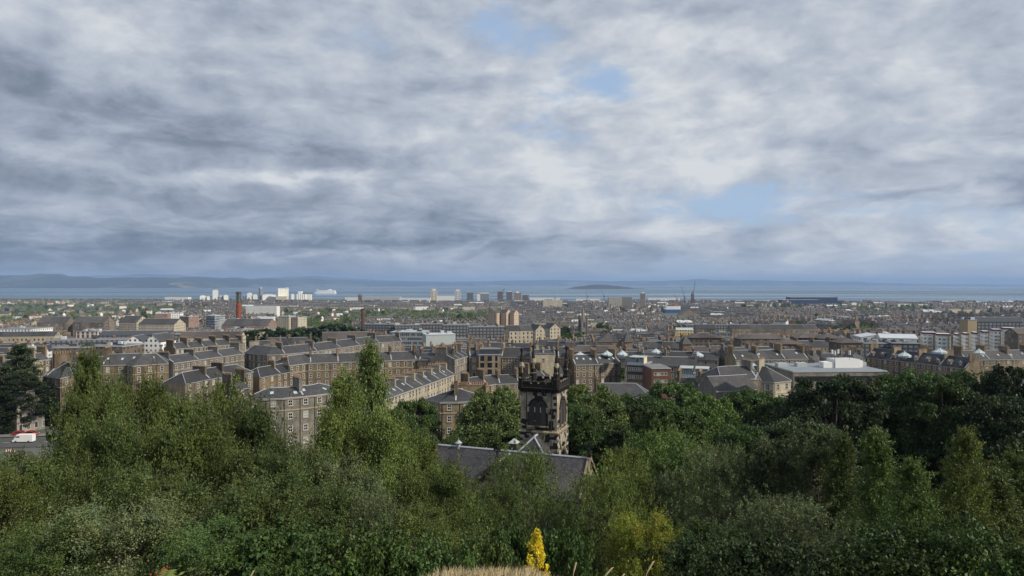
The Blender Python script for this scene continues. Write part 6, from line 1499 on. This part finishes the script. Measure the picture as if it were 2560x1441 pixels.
def mid_(m_):
    if m_ not in dm_mats: dm_mats.append(m_)
    return dm_mats.index(m_)
own = 0
for dd, x, z, an, v in spots:
    sc = rnd.uniform(.92, 1.1)
    if own < 262:
        own += 1
        if dd < 640:
            root = empty('tenement', (x, dd, z), an, None, 'tenement', GT_); root.scale = (1, 1, sc)
            link('wall', v['wall'], root); link('roof', v['roof'], root)
            for c_ in v['ch']: link('chimney', v['stack'], root, c_)
        else:
            root = link('tenement', v['mono'], None, (x, dd, z), an); root.scale = (1, 1, sc); tag(root, None, 'tenement', GT_)
        later_label(root, v['what'], 'in the rooftops')
    else:
        co_, si_ = math.cos(an), math.sin(an); s_ = v['src']; n0 = len(DIST.v); mats = [m_.name for m_ in v['mono'].materials]
        if rnd.random() < .10: lift = rnd.uniform(.6, .8)
        else: lift = sc * .86
        DIST.v += [(x + a * co_ - b * si_, dd + a * si_ + b * co_, z + c_ * lift) for a, b, c_ in s_.v]; DIST.f += [tuple(i + n0 for i in f) for f in s_.f]
        wv = rnd.random(); sub = {0: 'facade_white_flats' if wv < .12 else 'facade_cream_flats' if wv < .3 else 'facade_brick_flats' if wv < .37 else mats[0], 1: 'whiteroof_' if wv > .96 else mats[1]}
        DIST.m += [mid_(bpy.data.materials[sub.get(m_, mats[m_]) if sub.get(m_, mats[m_]) != 'whiteroof_' else 'white_roof_sheet']) for m_ in s_.m]; DIST.uv += s_.uv
print('tenements', len(spots), 'own', own)
tag(DIST.build('distant_rooftops', dm_mats), 'mass of small slate roofs and stone fronts stretching to the shore', 'rooftops', kind='stuff')
# houses scattered in the wooded suburbs
HW = [('white rendered house', WHT, M['slate']), ('cream house', CRM, M['brownslate']), ('tan stone house', TEN, M['slate']), ('red roofed house', WHT, plain('red_roof_tile', (.22, .085, .05), .85, 0, .25, .8))]
HV = []
for k in range(8):
    nm, wm, rm = HW[k % 4]; mw, mr, ch = house_parts((13, 22)[k // 4], 9, 6.5, 3.2, wm, None, None, 2, k % 3 == 1)
    mono = MB()
    for src, off in ((mw, 0), (mr, 1)): n0 = len(mono.v); mono.v += src.v; mono.f += [tuple(i + n0 for i in f_) for f_ in src.f]; mono.m += [m_ + off for m_ in src.m]; mono.uv += src.uv
    for c_ in ch: mono.box((c_[0], c_[1], c_[2] + 1.4), (.8, 1.8, 2.8), 3)
    HV.append((nm, mono.mesh('house', [wm, rm, M['lead'], M['buffstone']])))
nh = 0
for a, b, c_, d_, n in ((-40, 560, 762, 800, 74), (560, 1250, 764, 782, 52), (400, 900, 782, 806, 26), (1850, 2540, 768, 786, 44)):
    for k in range(n):
        px, yb = rnd.uniform(a, b), rnd.uniform(c_, d_); dd = 500.0
        while HY + FPX * (CAMZ - gz(0, dd)) / dd > yb and dd < 3300: dd *= 1.006
        x = (px - 1280) / FPX * dd; z = gz(x, dd)
        if not clear_spot(x, dd, 8, yb - 14 * FPX / dd, px - 8, px + 8): continue
        nm, me_ = rnd.choice(HV); o = link('house', me_, None, (x, dd, z + rnd.uniform(0, 2.5)), R(rnd.choice((-24, 12, 30, 55, -60)))); tag(o, None, 'house', 'houses in the wooded suburbs'); later_label(o, nm, 'in the trees'); nh += 1
print('houses', nh)
# town trees
GW = 'trees among the town roofs'
def town_tree(px, yb, h, what='round green tree', lf=None, wd=1.0):
    """base seen at picture height yb"""
    dd = 400
    while HY + FPX * (CAMZ - gz(0, dd)) / dd > yb and dd < 4000: dd *= 1.006
    x = (px - 1280) / FPX * dd; k = rnd.choice(('town', 'town2')); P = PROTO[k]; z = gz(x, dd)
    root = empty('tree', (x, dd, z), rnd.uniform(0, 6.28), None, 'tree', GW); s_ = h / P['H']
    for n in ('trunk', 'crown'):
        o = link(n, P[n], root); o.scale = (s_ * wd, s_ * wd, s_)
        if n == 'crown': o.material_slots[0].link = 'OBJECT'; o.material_slots[0].material = LEAF[lf or rnd.choice(('deep', 'green', 'deep', 'olive'))]
    later_label(root, what, 'among the roofs')
nt = 0
for a, b, c_, d_ in WOODS:
    n = int((b - a) * (d_ - c_) / 130 * (.5 if d_ < 820 else .8)); n = min(14, max(3, n // 2))
    for k in range(n):
        yb = c_ + (d_ - c_) * rnd.random(); px = rnd.uniform(a, b)
        town_tree(px, yb, rnd.uniform(9, 16), rnd.choice(('round green tree', 'bushy dark tree', 'broad leafy tree')), 'dark' if yb > 836 and px < 1000 and rnd.random() < .6 else None, rnd.uniform(1, 1.5)); nt += 1
for px, yb, h, wd in ((1390, 868, 15, 1.5), (1418, 864, 14, 1.3), (1372, 862, 12, 1.2), (1505, 850, 14, 1.2), (1195, 958, 9, 1.3), (1215, 890, 11, 1.2), (1500, 965, 12, 1.4), (1535, 960, 13, 1.3), (1950, 812, 12, 1.4), (2040, 800, 14, 1.2), (2065, 800, 15, 1.3), (1930, 845, 12, 1.5), (2020, 905, 12, 1.1), (2380, 878, 13, 1.2), (2365, 876, 10, 1.2), (2480, 880, 12, 1.6), (168, 846, 20, .8), (160, 852, 15, 1.2), (1590, 812, 10, 1.2), (1660, 806, 9, 1.5), (1840, 775, 9, 1.5)):
    town_tree(px, yb, h, 'single spreading tree', None, wd); nt += 1
for px, yb, h, wd in ((596, 902, 24, 1), (622, 900, 25, 1.1), (650, 897, 26, 1), (676, 900, 24, 1.1), (700, 896, 27, 1), (726, 899, 25, 1.1), (748, 895, 27, 1), (772, 892, 26, 1.1), (800, 894, 25, 1), (824, 890, 28, 1), (846, 888, 29, 1.1), (868, 886, 27, 1), (893, 882, 24, 1)):
    town_tree(px, yb, h, 'tall dark tree', 'dark', wd); nt += 1
for k in range(46): town_tree(rnd.uniform(0, 2560), rnd.uniform(768, 835), rnd.uniform(7, 12), rnd.choice(('small green tree', 'small dark tree')), None, 1.3); nt += 1
settle_labels(); print('town trees', nt)
# the wooded belts further off read as one mass
rs = np.random.RandomState(5); cs, ts = [], []
for a, b, c_, d_, n in ((-60, 400, 752, 766, 420), (380, 620, 754, 766, 150), (620, 1300, 757, 774, 330), (1300, 1800, 757, 772, 90), (1780, 2600, 762, 778, 520), (860, 900, 747, 752, 40), (-60, 400, 764, 822, 900), (395, 520, 766, 784, 160), (700, 1265, 776, 814, 950), (590, 700, 838, 862, 60), (700, 905, 800, 866, 160), (1960, 2200, 815, 850, 120), (600, 690, 776, 788, 60), (2090, 2330, 770, 788, 160), (0, 2560, 764, 836, 330), (-60, 620, 749, 755, 330), (2200, 2600, 765, 772, 160)):
    for k in range(n):
        yb = c_ + (d_ - c_) * rs.random_sample(); dd = 900.0
        while HY + FPX * (CAMZ - gz(0, dd)) / dd > yb and dd < 4200: dd *= 1.01
        px = rs.uniform(a, b); x = (px - 1280) / FPX * dd; z = gz(x, dd)
        if dd > coast(x) - 60: continue
        rr = rs.uniform(4.5, 8.5); m_ = 48; g = rs.normal(size=(m_, 3)); g /= np.linalg.norm(g, axis=1, keepdims=True); g[:, 2] = np.abs(g[:, 2]) * .95
        cs.append(g * rr * (rs.random_sample((m_, 1)) ** .4) + np.array([x, dd, z + 1])); tl = np.full((m_, 3), rs.uniform(.2, .8)); tl[:, 0] = np.clip(rs.uniform(.1, .9) + rs.normal(0, .12, m_), 0, 1); ts.append(tl)
me = leaves('distant_woodland', np.concatenate(cs), 2.3, 1.9, rs, np.concatenate(ts), .6); me.materials.append(LEAF['green'])
tag(link('distant_woodland', me), 'belts of distant woodland between the far roofs', 'woodland', kind='stuff')
# ------------------------------------------------------------------ straw grass on the knoll, the road at the left
rs = np.random.RandomState(9); n = 20000
gx = rs.uniform(-1.25, 1.15, n); gy = rs.uniform(3.0, 8.2, n)
V = np.empty((n, 5, 3), np.float32)
for i in range(n):
    x, y = gx[i], gy[i]; z = gz(x, y); h = rs.uniform(.03, .12); a = rs.uniform(0, 6.28); w_ = .0028; lx, ly = rs.normal(.02, .03), rs.normal(0, .03)
    dx_, dy_ = math.cos(a) * w_, math.sin(a) * w_
    V[i] = ((x - dx_, y - dy_, z - .02), (x + dx_, y + dy_, z - .02), (x + lx * .4 + dx_ * .7, y + ly * .4 + dy_ * .7, z + h * .6), (x + lx, y + ly, z + h), (x + lx * .4 - dx_ * .7, y + ly * .4 - dy_ * .7, z + h * .6))
me = bpy.data.meshes.new('dry_grass'); me.vertices.add(5 * n); me.vertices.foreach_set('co', V.ravel()); me.loops.add(5 * n); me.loops.foreach_set('vertex_index', np.arange(5 * n, dtype=np.int32)); me.polygons.add(n)
me.polygons.foreach_set('loop_start', np.arange(0, 5 * n, 5, dtype=np.int32)); me.polygons.foreach_set('loop_total', np.full(n, 5, np.int32)); me.update(calc_edges=True)
m, t, b = mat('dry_straw'); co = t.new('ShaderNodeNewGeometry').outputs['Position']; t.put(b.inputs['Base Color'], t.mix(t.noise(co, 14, 3, .6), (.34, .27, .15), (.62, .52, .33))); b.inputs['Roughness'].default_value = .7
me.materials.append(m); tag(link('dry_grass', me), 'dry straw coloured grass on the knoll at the bottom', 'grass', kind='stuff')
for px, yt, yb, d, lean, lb in ((1432, 1408, 1465, 5.6, .03, 'pale seeded grass stalk just right of the golden conifer'), (1505, 1421, 1470, 5.4, .09, 'bent grass stalk in the middle of the four'), (1546, 1437, 1470, 5.2, .05, 'shortest grass stalk, third from the left'), (1612, 1405, 1470, 5.6, .08, 'tall curved grass stalk at the right end of the knoll'), (617, 1428, 1480, 5.0, .05, 'single pale grass stalk at the bottom left of centre')):
    p0, p1 = pix(px, yb, d), pix(px, yt, d); root = empty('grass_stalk', (p0.x, d, p0.z), 0, lb, 'grass stalk', 'seeded grass stalks'); h = p1.z - p0.z
    g0 = gz(p0.x, d) - p0.z
    pts = [(0, 0, min(g0, -.05)), (0, 0, 0), (lean * .2, 0, h * .5), (lean, 0, h)]
    mb = MB(); mb.tube(pts, .0025, 4); mb.build('stem', m, root)
    mb = MB(); mb.tube([(lean * .2, 0, h * .5), (lean * .5, 0, h * .72), (lean * .85, 0, h * .95), (lean * 1.05, 0, h * 1.02)], [.003, .007, .006, .001], 5); mb.build('seed_head', m, root)
# rowan sprays with berries at the bottom left
lf = MB()
def rowan(px, py, d, label, berries):
    c_ = pix(px, py, d); zg = gz(c_.x, d); root = empty('rowan_sapling', (c_.x, d, zg), 0, label, 'sapling'); mb, lv = MB(), MB(); h = c_.z - zg
    mb.tube([(0, 0, -.2), (.02, 0, h * .6), (0, 0, h * .97)], [.03, .02, .008], 5); rd = random.Random(int(px))
    tips = []
    for k in range(11):
        a, r = rd.uniform(0, 6.28), rd.uniform(.12, .42); tip = Vector((math.cos(a) * r, math.sin(a) * r, h + rd.uniform(-.22, .06))); b0 = Vector((0, 0, h * .97 - rd.uniform(.05, .3)))
        mb.tube([b0, tip], [.006, .003], 4); d_ = (tip - b0).normalized(); s_ = d_.cross(Vector((0, 0, 1))).normalized(); tips.append(tip)
        for j in range(7):
            for sg in (1, -1):
                p = b0.lerp(tip, .3 + .7 * j / 6); q = p + s_ * sg * .075 + d_ * .03 - Vector((0, 0, .012)); w2 = d_ * .012; lv.face([p - w2 * .3, (p + q) / 2 - w2, q, (p + q) / 2 + w2])
    mb.build('stem', BARK['brown'], root); o = lv.build('leaves', plain('rowan_leaf', (.13, .17, .035), .5, 0, .4, 6), root)
    if berries:
        bb = MB()
        for c0 in tips[:4]:
            for _ in range(26): p = c0 + Vector((rd.gauss(0, .035), rd.gauss(0, .035), rd.gauss(-.02, .02))); bb.lathe(p, [(.001, -.009), (.008, -.004), (.008, .004), (.001, .009)], 5)
        bb.build('berry_cluster', plain('red_berry', (.40, .045, .02), .4), root)
rowan(395, 1432, 6.2, 'small rowan with red berries poking up at the bottom left', True); rowan(468, 1448, 6.0, 'thin rowan shoot right of the red berried one at the bottom', False)
# the road junction seen through the trees at the left edge
def ribbon(name, pts, w_, mt, dz, kind='structure'):
    mb = MB(); P = [Vector(p) for p in pts]; A, B = offset(P, w_ / 2), offset(P, -w_ / 2)
    n_ = 14
    for i in range(len(P) - 1):
        for k in range(n_):
            q0, q1 = k / n_, (k + 1) / n_; pts4 = [B[i].lerp(B[i + 1], q0), B[i].lerp(B[i + 1], q1), A[i].lerp(A[i + 1], q1), A[i].lerp(A[i + 1], q0)]
            mb.face([(p.x, p.y, gz(p.x, p.y) + dz) for p in pts4])
    return tag(mb.build(name, mt), kind=kind)
asph = plain('asphalt', (.075, .075, .078), .9, 0, .25, .4)
ribbon('road', [(-230, 205), (-165, 214), (-100, 224), (-60, 250)], 17, asph, .12)
mk_ = plain('road_paint', (.6, .6, .58), .7)
for k in range(5): q0, q1 = Vector((-165, 214)).lerp(Vector((-100, 224)), .1 + .18 * k), Vector((-165, 214)).lerp(Vector((-100, 224)), .1 + .18 * k + .07); ribbon('road_marking', [q0, q1], .25, mk_, .16)
ribbon('pavement', [(-230, 219), (-165, 227), (-112, 236)], 5, plain('paving', (.20, .19, .175), .9, 0, .2, 1.0), .25)
def vehicle(name, label, px, py, d, L, Hh, paint, rz, van):
    c_ = pix(px, py, d); z = gz(c_.x, d) + .13; root = empty(name, (c_.x, d, z), rz, label, 'van' if van else 'car'); W_ = 1.9; mb = MB()
    pr = [(-L / 2, .35), (L / 2 - .1, .35), (L / 2, .8), (L / 2 - .55, 1.15), (L / 2 - 1.3, Hh), (-L / 2, Hh)] if van else [(-L / 2, .35), (L / 2, .35), (L / 2, .75), (L / 2 - 1.0, .92), (L / 2 - 1.7, Hh), (-L / 2 + 1.1, Hh), (-L / 2 + .1, .95)]
    n_ = len(pr)
    for k in range(n_): a, b = pr[k], pr[(k + 1) % n_]; mb.face([(a[0], -W_ / 2, a[1]), (a[0], W_ / 2, a[1]), (b[0], W_ / 2, b[1]), (b[0], -W_ / 2, b[1])])
    for s_ in (-1, 1): q = [(x, s_ * W_ / 2, z_) for x, z_ in pr]; mb.face(q if s_ > 0 else list(reversed(q)))
    mb.build('body', paint, root)
    mb = MB()
    for s_ in (-1, 1): mb.box((L * .22 if van else 0, s_ * (W_ / 2 + .004), Hh * .74), (L * .2 if van else L * .42, .02, .42))
    mb.box((L / 2 - .93 if van else L / 2 - 1.28, 0, Hh * .76), (.12, W_ * .84, .5)); mb.build('window', M['glass'], root)
    for x in (-L * .32, L * .32):
        for s_ in (-1, 1): mb = MB(); mb.tube([(0, -.12, 0), (0, .12, 0)], .34, 10); mb.build('wheel', M['steel'], root, loc=(x, s_ * (W_ / 2 - .1), .34))
    for s_ in (-1, 1): part_box('headlight', root, L / 2 - .03, s_ * .68, .62, .08, .3, .16, M['sash'])
vehicle('delivery_van', 'white delivery van on the road at the left edge', 58, 1073, 216, 6.0, 2.5, M['white'], R(184), True)
red = plain('red_paint', (.26, .025, .03), .4)
vehicle('parked_car', 'red car left of the other red car, under the black conifer', 48, 1052, 228, 4.3, 1.5, red, R(8), False); vehicle('parked_car', 'red car on the road further right behind the birch leaves', 76, 1049, 228, 4.3, 1.5, red, R(8), False)
vehicle('parked_car', 'white car half hidden under the black conifer', 18, 1040, 236, 4.3, 1.5, M['white'], R(8), False)
for k, (px, py, d, lb) in enumerate(((20, 1098, 200, 'red and white road barrier at the left edge, left of its twin'), (30, 1100, 199, 'red and white road barrier at the left edge, right of its twin'))):
    c_ = pix(px, py, d); z = gz(c_.x, d) + .12; root = empty('road_barrier', (c_.x, d, z), R(10), lb, 'barrier', 'road barriers')
    part_box('panel', root, 0, 0, .25, 2.0, .08, .75, red)
    for s_ in (-.6, 0, .6): part_box('stripe', root, s_, -.045, .27, .3, .02, .7, M['white'])
    for s_ in (-.8, .8): part_box('foot', root, s_, 0, 0, .12, .6, .25, M['steel'])
# ------------------------------------------------------------------ air
m = bpy.data.materials.new('air'); m.use_nodes = True
t = NT(m.node_tree); t.n.clear()
pv = t.new('ShaderNodeVolumePrincipled')
pv.inputs['Color'].default_value = (0.42, 0.63, 1.0, 1); pv.inputs['Density'].default_value = 4.0e-5; pv.inputs['Anisotropy'].default_value = 0.0
t.put(t.new('ShaderNodeOutputMaterial').inputs['Volume'], pv.outputs[0])
mb = MB(); mb.box((0, 28500, 225), (120000, 60000, 470), bottom=True)
tag(mb.build('haze', m), kind='stuff')
